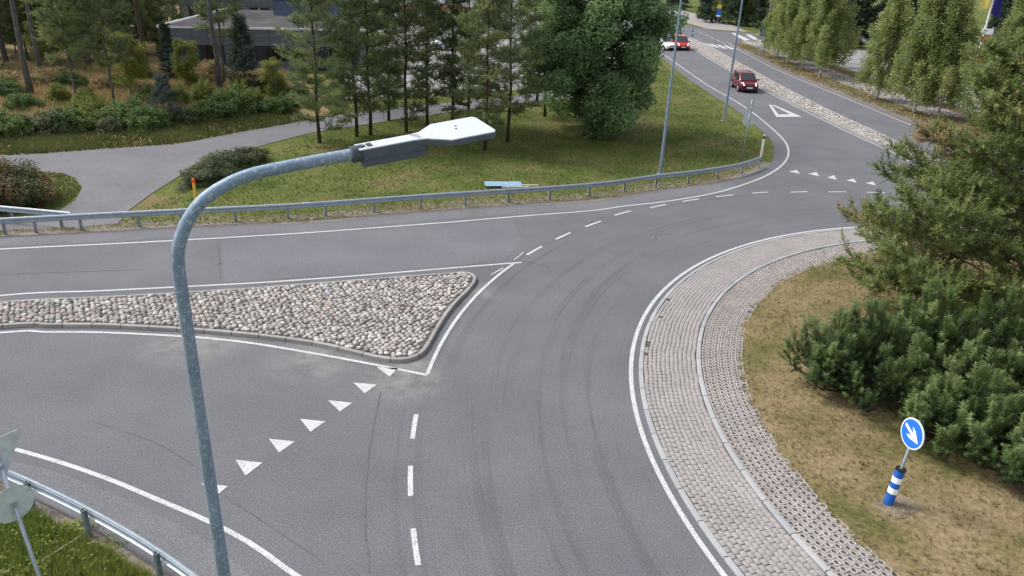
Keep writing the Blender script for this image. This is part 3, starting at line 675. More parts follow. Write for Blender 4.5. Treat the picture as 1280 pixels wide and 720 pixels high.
for (px, py), d, lb in (((825, 217), (.9, -.3), 'grey street lamp pole standing behind the long guard rail'), ((905, 151), (1, 0), 'grey street lamp pole on the lawn beside the incoming lane'), ((953, 69), (-1, 0), 'grey street lamp pole by the birches and blue path sign'), ((262, 66), (1, 0), 'pale lamp pole behind the bare pine by the dark grey building')):
    lamp_post(G(px, py), FARP, d, lb, 'street lamps along the roads', r0=.085, rb=.055, zstep=8.0)

def disc(b, c, nrm, r, th, n=24):
    nrm = Vector(nrm).normalized(); b.tube([Vector(c)-nrm*th/2, Vector(c)+nrm*th/2], r, n)
def basis(nrm):
    n = Vector(nrm).normalized(); x = Vector((0, 0, 1)).cross(n).normalized(); return n, x, n.cross(x)
def plate(b, c, nrm, poly, th):
    n, x, y = basis(nrm); c = Vector(c); m = len(poly); V = [c+x*u+y*v+n*th/2 for u, v in poly]+[c+x*u+y*v-n*th/2 for u, v in poly]
    b.add(V, [tuple(range(m)), tuple(range(2*m-1, m-1, -1))]+[(i, i+m, (i+1) % m+m, (i+1) % m) for i in range(m)])
def yield_sign(base, lean, nrm, label, h=3.3, w=.42, r=.32, zt=2.95, zc=2.2):
    t = thing('give_way_sign', label, 'road sign', base); L = Vector(lean)
    b = MB(); b.tube([Vector((0, 0, -.3)), L*h+Vector((0, 0, h))], .03, 10); b.build('pole', 'galvanised', t, smooth=True)
    n = Vector(nrm).normalized(); at_ = lambda z: L*z+Vector((0, 0, z))+n*.045
    tri = [(-w, .30), (-w+.05, .36), (w-.05, .36), (w, .30), (.05, -.38), (-.05, -.38)]
    b = MB(); plate(b, at_(zt), nrm, tri, .008); tp = b.build('triangle_plate', 'sign_back', t)
    b = MB(); plate(b, at_(zt)+n*.006, nrm, [(u*.97, v*.97) for u, v in tri], .003); f = b.build('triangle_border', 'sign_red', tp)
    b = MB(); plate(b, at_(zt)+n*.009, nrm, [(u*.72, v*.72+.02) for u, v in tri], .003); b.build('triangle_face', 'sign_yellow', tp)
    b = MB(); disc(b, at_(zc), nrm, r, .008); dp = b.build('round_plate', 'sign_back', t)
    b = MB(); disc(b, at_(zc)+n*.006, nrm, r*.97, .003); b.build('round_face', 'sign_blue', dp)
    for z in (zt+.15, zt-.1, zc): b = MB(); disc(b, at_(z)-n*.045, (0, 0, 1), .038, .05, 10); b.build('bracket', 'galvanised', t)
yield_sign(G(927, 200), (.012, 0, 0), (.1, 1, 0), 'slim give way and round sign seen from behind on the lawn corner', h=3.32)
b0 = G(78, 800); tp = G(2, 585, 2.35)
yield_sign(b0, ((tp[0]-b0[0])/2.35, (tp[1]-b0[1])/2.35, 0), (-.85, .55, 0), 'leaning give way and round sign seen from behind on the weedy bank', h=2.75, zt=2.46, zc=1.84)
sp = GI(1122, 632); b = MB(); b.open = True; b.add([(sp[0], sp[1], sp[2]+.012)]+[(sp[0]+math.cos(a)*r_, sp[1]+math.sin(a)*r_*.8, isle_z(sp[0]+math.cos(a)*r_, sp[1]+math.sin(a)*r_*.8)+.006) for a, r_ in ((k*.3491, .44+.07*math.sin(k*.698)+.04*math.cos(k*1.396+1)) for k in range(18))], [(0, 1+k, 1+(k+1) % 18) for k in range(18)]); structure(b.build('bare_soil', 'bare_soil'))
# keep-right sign with blue and white marker tube
s0 = GI(1110, 629); s0[2] -= .02; t = thing('keep_right_sign', 'round blue sign with white arrow over a blue and white striped tube', 'road sign', s0); L = Vector((.075, .02, 1)).normalized()
b = MB(); b.tube([Vector((0, 0, -.2)), L*2.02], .028, 10); b.build('pole', 'galvanised', t, smooth=True)
b = MB(); b.tube([L*-.05, L*.86], .095, 18); tb = b.build('marker_tube', 'marker_blue', t, smooth=False)
for z in (.30, .56): b = MB(); b.tube([L*z, L*(z+.13)], .0975, 18); b.build('white_band', 'sign_white', tb)
b = MB(); b.tube([L*.85, L*.89], .103, 18); b.build('tube_cap', 'black_plastic', tb)
b = MB(); b.tube([L*-.02, L*.03], .10, 18); b.build('tube_collar', 'black_plastic', tb)
nr_ = Vector((-.965, -.20, .06)).normalized(); c = L*1.72+nr_*.04
b = MB(); disc(b, c, nr_, .315, .02, 36); pl = b.build('sign_plate', 'sign_back', t)
b = MB(); disc(b, c+nr_*.012, nr_, .313, .004, 36); b.build('white_rim', 'sign_white', pl)
b = MB(); disc(b, c+nr_*.016, nr_, .288, .004, 36); b.build('blue_face', 'sign_blue', pl)
ar = [(-.03, .20), (.03, .20), (.03, -.02), (.12, .07), (.12, -.02), (0, -.20), (-.12, -.02), (-.12, .07), (-.03, -.02)]
k = rad(66); ar = [(u*1.0, v*1.2) for u, v in ar]; ar = [(u*math.cos(k)-v*math.sin(k), u*math.sin(k)+v*math.cos(k)) for u, v in ar]
b = MB(); plate(b, c+nr_*.0195, nr_, ar, .003); b.build('white_arrow', 'sign_white', pl)
# reflector post, stake, fallen board, small signs
t = thing('delineator_post', 'white roadside reflector post with black band at the lawn corner', 'reflector post', G(951, 196))
b = MB(); b.box((0, 0, .5), (.12, .06, 1.1)); b.build('post', 'sign_white', t, bevel=.01); b = MB(); b.box((0, 0, 1.12), (.123, .063, .14)); b.build('black_band', 'black_plastic', t); b = MB(); b.box((0, 0, 1.24), (.115, .055, .10), None, .75); b.build('cap', 'sign_white', t)
t = thing('marker_stake', 'yellow marker stake with orange top beside the low hedge', 'stake', G(245, 251))
b = MB(); b.tube([(0, 0, -.2), (.0, 0, .80)], .06, 10); b.build('stake', 'stake_yellow', t); b = MB(); b.tube([(0, 0, .80), (0, 0, .94), (0, 0, .98)], [.07, .07, .045], 10); b.build('orange_cap', 'stake_orange', t)
c = G(632, 233.5); t = thing('fallen_board', 'pale blue board lying on the grass behind the guard rail', 'board', (c[0], c[1], 0), rad(8))
b = MB(); b.box((-.1, .15, .10), (1.75, .55, .025), Matrix.Rotation(.12, 3, 'X')); b.build('panel', 'board_blue', t); b = MB(); b.box((.75, .05, .07), (1.7, .07, .045)); b.build('slat', 'wood_pale', t); b = MB(); b.box((.45, -.22, .06), (1.3, .07, .04), Matrix.Rotation(.1, 3, 'Z')); b.build('slat', 'wood_pale', t)
c = G(76, 690); b = MB(); b.tube([(-.18, -.28, .05), (.0, .02, .06), (.2, .33, .10)], [.016, .014, .008], 6); tag(b.build('stick', 'wood_pale', None, loc=tuple(c)), 'pale dry stick lying in the weeds beside the leaning give way sign', 'stick')
def small_sign(name, label, px, h, plates, r=.035):
    t = thing(name, label, 'road sign', G(*px)); b = MB(); b.tube([(0, 0, -.3), (0, 0, h)], r, 8); b.build('pole', 'galvanised', t)
    for z, w, hh, m in plates: b = MB(); b.box((0, -.05, z), (w, .02, hh)); p = b.build('sign_plate', m, t)
small_sign('crossing_sign', 'yellow and blue signs on a pole at the spruce wood edge', (896, 32), 5.2, [(3.1, .8, .55, 'sign_yellow'), (2.2, .75, .95, 'sign_blue'), (1.6, .7, .25, 'sign_white')])
small_sign('path_sign', 'small blue path sign beside the lamp pole at the crossing', (949, 69), 4.4, [(2.55, .75, .75, 'sign_blue')])
t = thing('lane_marker', 'slim blue and white marker post at the tip of the long cobbled median', 'marker post', G(864.5, 49)); b = MB(); b.tube([(0, 0, 0), (0, 0, 1.7)], .05, 8); b.build('pole', 'galvanised', t)
for z in (.35, .95): b = MB(); b.tube([(0, 0, z), (0, 0, z+.35)], .10, 10); b.build('blue_band', 'marker_blue', t)
# flags and sign pylon across the right-hand car park
t = thing('flagpole', 'white flagpole with hanging yellow and navy flags among the birches', 'flagpole', tuple(G(1227, 52, 4.5)[:2])+(0,))
b = MB(); b.tube([(0, 0, -.2), (0, 0, 13)], [.09, .05], 10); b.build('pole', 'sign_white', t)
def flag(x0, w, z0, z1, mat, k):
    b = MB(); V = []; n = 9
    for j in range(13):
        z = z1+(z0-z1)*j/12
        for i in range(n): u = i/(n-1); V.append((x0+w*u*(.5+.5*j/12), .16*math.sin(u*7+j*.25+k)+.05*math.sin(j*.9), z-.5*u*w*(1 if k else -1)*np.sign(w)*.0-.35*u))
    b.open = True; b.add(V, [(j*n+i, j*n+i+1, (j+1)*n+i+1, (j+1)*n+i) for j in range(12) for i in range(n-1)]); return b.build('flag', mat, t, smooth=True)
flag(-.06, -1.1, 7.4, 12.5, 'flag_yellow', 0); flag(.07, .85, 6.9, 12.5, 'flag_navy', 1)
t = thing('sign_pylon', 'red and orange advertising pylon half hidden among the birches', 'sign', tuple(G(1228, 60, 4.0)[:2])+(0,)); b = MB()
for x in (-.45, .45): b.box((x, 0, 2.9), (.08, .08, 5.8))
b.build('frame', 'galvanised', t)
for z, m, w in ((5.4, 'sign_white', 1.0), (4.75, 'sign_red', .8), (3.7, 'sign_orange', .75), (2.9, 'sign_orange', 1.0)): b = MB(); b.box((0, -.07, z), (w, .05, .5)); b.build('panel', m, t)

# ================================================================== CARS
def car(name, label, loc, rz, paint, L=3.75, Wd=1.64, Hh=1.5, boxy=0., lights=True):
    t = thing(name, label, 'car', loc, rz, None); hw = Wd/2
    def loft(st, n=5):       # stations: x, [(y, z) half section from bottom to top]
        V = []; F = []; m = len(st[0][1])*2
        for x, hs in st: V += [(x, y, z) for y, z in hs]+[(x, -y, z) for y, z in hs[::-1]]
        for i in range(len(st)-1):
            for k in range(m): q = (k+1) % m; F.append((i*m+k, i*m+q, (i+1)*m+q, (i+1)*m+k))
        F += [tuple(range(m-1, -1, -1)), tuple((len(st)-1)*m+k for k in range(m))]; return V, F
    f, r = L/2, -L/2
    sec = lambda w, zb, zm, zt: [(w*.90, zb), (w*.99, zb+.1), (w, zm), (w*.97, zt-.06), (w*.90, zt)]
    b = MB(); st = [(r, sec(hw*.86, .38, .62, .86)), (r+.10, sec(hw*.95, .24, .62, .93)), (r+.5, sec(hw, .2, .6, .95)), (-.2, sec(hw, .2, .6, .93)), (f-1.25, sec(hw, .2, .6, .92)), (f-.95, sec(hw, .2, .6, .90)), (f-.45, sec(hw*.97, .2, .56, .82)), (f-.14, sec(hw*.9, .22, .5, .72)), (f, sec(hw*.76, .3, .46, .60))]
    b.add(*loft(st)); body = b.build('body', paint, t, smooth=True, bevel=.02)
    g = lambda w1, w2, z0, z1: [(w1, z0), (w1*.985, z0+.05), (w2*1.02, z1-.06), (w2*.93, z1)]
    b = MB(); st = [(r+.07, g(hw*.88, hw*.74, .88, .98)), (r+.25+.1*boxy, g(hw*.92, hw*.74, .9, Hh-.06)), (r+.8, g(hw*.94, hw*.76, .9, Hh)), (-.1, g(hw*.95, hw*.77, .9, Hh)), (.32, g(hw*.95, hw*.75, .9, Hh-.06)), (f-.85, g(hw*.92, hw*.86, .86, .94))]
    b.add(*loft(st)); cab = b.build('cabin', paint, t, smooth=True, bevel=.012)
    # windscreen: quad just proud of the sloping front face; side glass likewise
    x0, x1 = f-.92, .36; z0, z1 = .955, Hh-.085
    b = MB(); q = lambda x, y, z, e=.022: (x+e, y, z+e)
    b.add([q(x0, -hw*.80, z0), q(x0, hw*.80, z0), q(x1, hw*.66, z1), q(x1, -hw*.66, z1), q(x0, -hw*.80, z0, -.02), q(x0, hw*.80, z0, -.02), q(x1, hw*.66, z1, -.02), q(x1, -hw*.66, z1, -.02)], [(0, 1, 2, 3), (7, 6, 5, 4), (0, 4, 5, 1), (1, 5, 6, 2), (2, 6, 7, 3), (3, 7, 4, 0)]); b.build('windscreen', 'glass', t)
    for s in (-1, 1):
        for xa, xb, xc, xd in ((f-1.25, .0, .0, .22), (-.07, -.98, -.9, -.07)):
            zz0, zz1 = .985, Hh-.12; ys = lambda z: s*(hw*.95+(hw*.775-hw*.95)*(z-.9)/(Hh-.9)+.012)
            b = MB(); poly = [(xa, zz0), (xb, zz0), (xc, zz1), (xd, zz1)]; V = [(x, ys(z)+.004*s, z) for x, z in poly]+[(x, ys(z)-.02*s, z) for x, z in poly]
            b.add(V, [(0, 1, 2, 3), (7, 6, 5, 4), (0, 4, 5, 1), (1, 5, 6, 2), (2, 6, 7, 3), (3, 7, 4, 0)]); b.build('side_window', 'glass', t)
        b = MB(); b.box((f-1.12, s*(hw+.09), 1.0), (.12, .17, .13)); b.build('mirror', 'trim_black', t, bevel=.03)
        b = MB(); b.add(*(lambda c: ([(c[0]-.13, c[1]-.14*s, .66), (c[0]+.06, c[1]-.14*s, .62), (c[0]-.08, c[1]+.05*s, .63), (c[0]-.30, c[1]+.06*s, .70), (c[0]-.26, c[1]-.10*s, .80), (c[0]-.38, c[1]+.03*s, .82)], [(0, 1, 2, 3), (1, 4, 5, 2), (0, 3, 5, 4), (0, 4, 1), (3, 2, 5)]))((f-.03, s*hw*.74))); b.build('headlight', 'headlight' if lights else 'glass', t)
        b = MB(); b.box((r+.05, s*hw*.80, .80), (.06, .14, .22)); b.build('tail_light', 'sign_red', t, bevel=.015)
        for x in (f-.72, r+.68):
            b = MB(); b.tube([(x, s*(hw-.19), .3), (x, s*(hw+.005), .3)], .30, 22); w = b.build('wheel', 'tyre', t)
            b = MB(); b.tube([(x, s*(hw-.05), .3), (x, s*(hw+.012), .3)], [.20, .19], 16); b.build('rim', 'rim', w)
            b = MB(); b.tube([(x, s*(hw-.3), .31), (x, s*(hw+.001), .31)], .345, 22); b.build('wheel_arch', 'trim_black', t)
    b = MB(); b.box((f-.04, 0, .56), (.10, Wd*.42, .11)); b.build('grille', 'trim_black', t, bevel=.015)
    b = MB(); b.box((f-.05, 0, .33), (.13, Wd*.70, .15)); b.build('bumper', 'trim_black', t, bevel=.03)
    b = MB(); b.box((f+.025, 0, .44), (.02, .5, .11)); b.build('number_plate', 'sign_white', t)
    b = MB(); b.box((f-.9, 0, .24), (1.6, Wd*.8, .12)); b.box((r+1.0, 0, .24), (1.7, Wd*.8, .12)); b.build('underbody', 'trim_black', t)
    return t
c = G(936.5, 116.5); car('hatchback', 'dark red hatchback with lit headlights beside the cobbled median', (c[0], c[1]+1.85, 0), rad(-91), 'car_plum', 3.75, 1.66, 1.52)
c = G(853, 63.5); car('hatchback', 'bright red car with lit headlights near the tip of the long cobbled median', (c[0], c[1]+2.0, 0), rad(-88), 'car_red', 4.0, 1.74, 1.62, 1)
c = G(829, 63); car('hatchback', 'white car half hidden behind the round green tree', (c[0], c[1]+1.5, 0), rad(-60), 'car_white', 4.0, 1.7, 1.5)
for (px, py), m, a, lb in (((414, 43), 'car_navy', 20, 'dark blue car parked behind the pine row'), ((560, 62), 'car_white', 200, 'white car parked behind the pine row'), ((470, 70), 'car_white', 15, 'white car parked near the building side of the pine row')):
    car('parked_car', lb, tuple(G(px, py)), rad(a), m, 4.2, 1.75, 1.5, 0, False)

# ================================================================== BUILDINGS
f0, f1 = np.array([-30.0, 65.3]), np.array([-13.0, 69.7]); d = (f1-f0)/np.linalg.norm(f1-f0); nn = np.array([d[1], -d[0]]); Lf = np.linalg.norm(f1-f0)
t = thing('grey_building', 'low dark grey panelled building with flat roof behind the roadside wood', 'building', (*f0, 0), math.atan2(d[1], d[0]))
hB = 3.35; b = MB(); b.prism([(0, 0), (Lf, 0), (Lf, 20), (3.5, 20)], -.2, hB-.05); wall = b.build('wall', 'panel_joint', t)
b = MB(); b.prism([(-.05, -.05), (Lf+.05, -.05), (Lf+.05, 20.05), (3.4, 20.05)], hB-.05, hB+.02); roof = b.build('roof', 'roof_felt', t)
b = MB(); b.box((Lf/2, -.05, hB+.06), (Lf+.2, .14, .16)); b.build('parapet', 'parapet_white', roof)
M = Matrix.Rotation(math.atan2(20, 3.5), 3, 'Z'); b = MB(); b.box((1.7, 10, hB+.08), (20.3, .16, .2), M); b.build('parapet', 'parapet_white', roof)
pm = MB().box((0, 0, 0), (1, .05, 1)).mesh('panel'); pm.materials.append(MATS['panel_grey'])
wins = [(3.45, 4.15, .55, 1.95), (8.3, 11.2, .75, 1.85), (13.5, 15.5, .6, 1.9)]
cols = np.arange(0, Lf-.3, 1.24); rows = [(0, .75), (.75, 1.35), (1.35, 2.0), (2.0, 2.66), (2.66, 3.3)]
for x in cols:
    for z0, z1 in rows:
        xe = min(x+1.24, Lf)
        if any(x < w1-.05 and xe > w0+.05 and z0 < w3-.05 and z1 > w2+.05 for w0, w1, w2, w3 in wins) : continue
        o = put('panel', pm, None, wall); o.location = ((x+xe)/2, -.03, (z0+z1)/2); o.scale = (xe-x-.025, 1, z1-z0-.025)
for w0, w1, w2, w3 in wins:
    b = MB(); b.box(((w0+w1)/2, -.012, (w2+w3)/2), (w1-w0, .03, w3-w2)); w = b.build('window', 'window_dark', t)
    b = MB()
    for x in (w0, w1, (w0+w1)/2): b.box((x, -.04, (w2+w3)/2), (.05, .05, w3-w2))
    for z in (w2, w3): b.box(((w0+w1)/2, -.04, z), (w1-w0+.05, .046, .05))
    b.build('window_frame', 'wood_brown', w)
b = MB(); b.prism([(8.5, 14), (17.5, 14), (17.5, 20), (8.5, 20)], hB, hB+1.5); b.build('upper_storey', 'roof_metal', t); b = MB(); b.prism([(8.3, 13.8), (17.7, 13.8), (17.7, 20.2), (8.3, 20.2)], hB+1.5, hB+1.65); b.build('upper_roof', 'roof_metal', t)
def shop(name, label, c, w, dp, h, rz, wm, bm_):
    t = thing(name, label, 'building', c, rz); b = MB(); b.box((0, dp/2, h/2-.1), (w, dp, h+.2)); b.build('wall', wm, t)
    b = MB(); b.box((0, dp/2, h+.1), (w+.5, dp+.5, .22)); b.build('roof', 'roof_metal', t); b = MB(); b.box((0, -.08, h*.62), (w+.1, .14, .45)); b.build('fascia_band', bm_, t)
    for k in range(int(w/4)):
        b = MB(); b.box((-w/2+2.2+k*4, -.02, h*.28), (2.6, .06, h*.42)); wi = b.build('window', 'window_dark', t); b = MB(); b.box((-w/2+2.2+k*4, -.06, h*.28), (.08, .05, h*.42)); b.build('mullion', 'parapet_white', wi)
shop('white_shop', 'long white commercial building with red band beyond the pine row', tuple(G(500, 30)), 34, 16, 3.9, rad(5), 'wall_white', 'band_red')
shop('pale_hall', 'long grey hall with metal roof behind the dark grey building', (-34, 112, 0), 26, 14, 3.4, rad(10), 'panel_grey', 'roof_metal')

# ================================================================== VEGETATION
SH12, SH9 = t_shoot(10, .30, .10, .22), t_shoot(9, .34, .15, .2)
SHN = t_shoot(14, .30, .105, .16); SHD = t_shoot(24, .36, .085, .10)
LF5, LF4, LFD = t_leaves(5, .9, .55), t_leaves(4, .8, .6), t_leaves(3, .9, .8, .6)
GR5, GR7 = t_grass(5, .13, .6), t_grass(7, .10, .8)
def bend(p, d, L, n, up, rng, wig=.06):
    P = [np.array(p, float)]; d = np.array(d, float); d /= np.linalg.norm(d)
    for i in range(n):
        d = d+np.array([0, 0, up/n])+rng.normal(0, wig, 3); d /= np.linalg.norm(d); P.append(P[-1]+d*L/n)
    return np.array(P)
def make_conifer(seed, h, cb, rmax, nb, T, slen, prof, elev, up, bark, leaf, r0, sub=6, per=5, tints=(.15, .85), lean=(0, 0), droop=0., dead=0, subl=.42, limb=.03, spread=.5, minL=.3, zpow=.9):
    rng = np.random.default_rng(seed); b = MB(); P, D, T_ = [], [], []
    tr = [np.array([lean[0]*(k/8)**1.5*h, lean[1]*(k/8)**1.5*h, h*k/8])+(rng.normal(0, .012*h*.3, 3)*[1, 1, 0] if k else 0) for k in range(9)]; tr[0][2] = -.3
    b.tube(tr, [r0*1.15]+[max(.012, r0*(1-.93*k/8)) for k in range(1, 9)], 9); tr = np.array(tr)
    zs = np.interp(np.linspace(0, 1, nb)**zpow, [0, 1], [cb, h*.985])+rng.normal(0, .03*h/ max(8, nb/4), nb)
    for i, z in enumerate(zs):
        z = min(max(z, cb*.9), h*.99); t = (z-cb)/(h-cb+1e-6); L = max(minL, rmax*prof(min(1, max(0, t)))*rng.uniform(.72, 1.12)); az = i*2.399+rng.normal(0, .35)
        e = elev(t)+rng.normal(0, .08); o = np.array([np.interp(z, tr[:, 2], tr[:, 0]), np.interp(z, tr[:, 2], tr[:, 1]), z]); d = np.array([math.cos(az)*math.cos(e), math.sin(az)*math.cos(e), math.sin(e)])
        br = bend(o, d, L, 6, up, rng, .07); b.tube(br, np.linspace(max(.008, min(limb, L*.011)), .005, 7), 5, False); tone = np.clip(rng.normal(.5, .17), 0, 1)
        for s in range(sub):
            u = .25+.75*(s+rng.uniform(.2, .9))/sub; k = min(5, int(u*6)); q = br[k]+(br[k+1]-br[k])*(u*6-k); bd = br[k+1]-br[k]; bd /= np.linalg.norm(bd)+1e-9
            sd_ = np.cross(bd, [0, 0, 1]); sd_ /= np.linalg.norm(sd_)+1e-9; d2 = bd*rng.uniform(.4, .9)+sd_*(1 if s % 2 else -1)*rng.uniform(.5, 1)+np.array([0, 0, rng.normal(.05, .2)-droop]); l2 = L*subl*(1.25-u*.75)*rng.uniform(.7, 1.2)
            sb = bend(q, d2, l2, 3, up*.8, rng, .1)
            if l2 > .35: b.tube(sb, [.011, .009, .006, .003], 4, False)
            for v in range(per):
                w = (v+rng.uniform(.3, 1))/per; k2 = min(2, int(w*3)); pp = sb[k2]+(sb[k2+1]-sb[k2])*(w*3-k2)
                dd = (sb[k2+1]-sb[k2]); dd = dd/(np.linalg.norm(dd)+1e-9)+rng.normal(0, spread, 3)+np.array([0, 0, .35-droop]); P.append(pp); D.append(dd); T_.append(np.clip(tone+rng.normal(0, .14), 0, 1))
        for v in range(per): P.append(br[-1]-(br[-1]-br[-2])*rng.uniform(0, 1)); D.append((br[-1]-br[-2])/np.linalg.norm(br[-1]-br[-2])+rng.normal(0, .4, 3)+np.array([0, 0, .3-droop])); T_.append(np.clip(tone+.1, 0, 1))
    for i in range(dead):
        z = rng.uniform(.1*h, cb+.15*(h-cb)); az = rng.uniform(0, 6.28); o = np.array([np.interp(z, tr[:, 2], tr[:, 0]), np.interp(z, tr[:, 2], tr[:, 1]), z]); br = bend(o, (math.cos(az), math.sin(az), rng.uniform(-.3, .2)), rmax*rng.uniform(.3, .75), 5, 0, rng, .14); b.tube(br, np.linspace(.014, .003, 6), 4, False)
        for s in range(4):
            q = br[2+s % 3]; sb = bend(q, rng.normal(0, 1, 3), rmax*.15, 2, 0, rng, .2); b.tube(sb, [.006, .004, .002], 3, False)
    tm = b.mesh('trunk', True); tm.materials.append(MATS[bark])
    n = len(P); cm = scatter(T, P, D, slen*RNG.uniform(.7, 1.25, n), np.interp(T_, [0, 1], tints), 'crown'); cm.materials.append(MATS[leaf])
    return tm, cm
def make_leafy(seed, h, cb, rx, nclump, nleaf, T, lsize, bark, leaf, r0, clr=(.5, 1.0), forks=1, squash=.75, low=.0):
    rng = np.random.default_rng(seed); b = MB(); tr = [np.array([rng.normal(0, .02*h)*(k/6), rng.normal(0, .02*h)*(k/6), h*.85*k/6]) for k in range(7)]; tr[0][2] = -.3
    b.tube(tr, [r0*1.25]+[max(.02, r0*(1-.85*k/6)) for k in range(1, 7)], 9); tr = np.array(tr); P, D, TT = [], [], []; cz = (h+cb)/2; hz = (h-cb)/2
    for i in range(nclump):
        u = rng.normal(0, 1, 3); u /= np.linalg.norm(u); rr = rng.uniform(.35, 1)**.5; c = np.array([u[0]*rx*rr*.86, u[1]*rx*rr*.86, cz+u[2]*hz*rr*.9])
        if u[2] < 0: c[:2] *= 1-low*abs(u[2])
        R = rx*rng.uniform(*clr)*.36; z0 = max(cb*.7, min(h*.8, c[2]-np.hypot(c[0], c[1])*.7)); o = np.array([np.interp(z0, tr[:, 2], tr[:, 0]), np.interp(z0, tr[:, 2], tr[:, 1]), z0])
        m = (o+c)/2+rng.normal(0, .1*rx, 3)+[0, 0, .05*h]; b.tube(catmull([o, m, c], 3), np.linspace(max(.02, r0*.3), .008, 7), 5, False)
        v = rng.normal(0, 1, (nleaf, 3)); v /= np.linalg.norm(v, axis=1)[:, None]; v *= (rng.uniform(.25, 1, nleaf)**.45)[:, None]; p = c+v*[R, R, R*squash]; tone = np.clip(rng.normal(.48, .16), .05, .95)
        out = p-np.array([0, 0, cz]); out /= np.linalg.norm(out, axis=1)[:, None]+1e-9
        P.append(p); D.append(out*.7+[0, 0, .7]+rng.normal(0, .45, (nleaf, 3))); TT.append(np.clip(tone+rng.normal(0, .16, nleaf), 0, 1))
    tm = b.mesh('trunk', True); tm.materials.append(MATS[bark]); P, D, TT = map(np.concatenate, (P, D, TT))
    cm = scatter(T, P, D, lsize*RNG.uniform(.7, 1.3, len(P)), TT, 'crown'); cm.materials.append(MATS[leaf]); return tm, cm
def make_birch(seed, h, cb, rx, nb=46, leaf='leaves_birch', lsize=.24):
    rng = np.random.default_rng(seed); b = MB(); tr = [np.array([.03*h*math.sin(k*.7+seed)*(k/8), .03*h*math.cos(k*.9+seed)*(k/8), h*k/8]) for k in range(9)]; tr[0][2] = -.3
    b.tube(tr, [.15]+[max(.012, .13*(1-.92*k/8)) for k in range(1, 9)], 9); tr = np.array(tr); P, D, TT = [], [], []
    for i in range(nb):
        z = cb*.9+(h*.97-cb*.9)*((i+rng.random())/nb)**.95; t = (z-cb)/(h-cb); L = rx*(1-max(0, t)**1.8*.85)*rng.uniform(.6, 1.1); az = i*2.399+rng.normal(0, .4); o = np.array([np.interp(z, tr[:, 2], tr[:, k]) for k in range(2)]+[z])
        br = bend(o, (math.cos(az), math.sin(az), .75), L*1.1, 6, -.7, rng, .08); b.tube(br, np.linspace(.028, .006, 7), 5, False); tone = np.clip(rng.normal(.5, .16), 0, 1)
        for s in range(7):
            u = rng.uniform(.3, 1); k = min(5, int(u*6)); q = br[k]+(br[k+1]-br[k])*(u*6-k)+rng.normal(0, .14, 3); hang = rng.uniform(.5, 1.0+h*.10); hang = min(hang, max(.3, q[2]-cb*.55)); n = int(hang*13)+5
            zz = np.sort(rng.uniform(-.1, hang, n)); sw = rng.normal(0, .22, 2); p = np.stack([q[0]+sw[0]*(zz/hang)+rng.normal(0, .10, n), q[1]+sw[1]*(zz/hang)+rng.normal(0, .10, n), q[2]-zz], 1)
            P.append(p); D.append(rng.normal(0, .8, (n, 3))+[0, 0, .4]); TT.append(np.clip(tone+rng.normal(0, .15, n), 0, 1))
    tm = b.mesh('trunk', True); tm.materials.append(MATS['bark_birch']); P, D, TT = map(np.concatenate, (P, D, TT))
    cm = scatter(LFD, P, D, lsize*RNG.uniform(.7, 1.3, len(P)), TT, 'crown'); cm.materials.append(MATS[leaf]); return tm, cm
def make_shrub(seed, rx, ry, h, n, T, lsize, leaf, bark='bark_dark', stems=14, top=1., shoots=False):
    rng = np.random.default_rng(seed); b = MB(); u = rng.normal(0, 1, (n, 3)); u[:, 2] = np.abs(u[:, 2])*top; u /= np.linalg.norm(u, axis=1)[:, None]
    lump = 1+.13*np.sin(u[:, 0]*9+seed)*np.cos(u[:, 1]*8)+.1*np.sin(u[:, 2]*11+u[:, 0]*5)
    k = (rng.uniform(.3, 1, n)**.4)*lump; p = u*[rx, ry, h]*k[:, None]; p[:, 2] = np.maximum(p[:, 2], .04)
    for i in range(stems):
        a = rng.uniform(0, 6.28); e = np.array([math.cos(a)*rx*.75*rng.random(), math.sin(a)*ry*.75*rng.random(), h*.8*rng.uniform(.6, 1)]); b.tube(catmull([(e[0]*.15, e[1]*.15, -.1), e*.5+[0, 0, .05], e], 3), np.linspace(.025, .006, 7), 5, False)
    D = u*.6+[0, 0, .8]+rng.normal(0, .4, (n, 3)); tm = b.mesh('stems', True); tm.materials.append(MATS[bark])
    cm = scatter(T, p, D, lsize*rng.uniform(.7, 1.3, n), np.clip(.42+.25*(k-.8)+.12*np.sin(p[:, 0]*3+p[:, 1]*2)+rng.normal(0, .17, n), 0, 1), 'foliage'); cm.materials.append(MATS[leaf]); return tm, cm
def plant(name, label, cat, meshes, loc, rz=None, sc=1., group=None, parts=('trunk', 'crown')):
    t = thing(name, label, cat, loc, RNG.uniform(0, 6.28) if rz is None else rz, group, sc)
    for pn, me in zip(parts, meshes): put(pn, me, None, t)
    return t
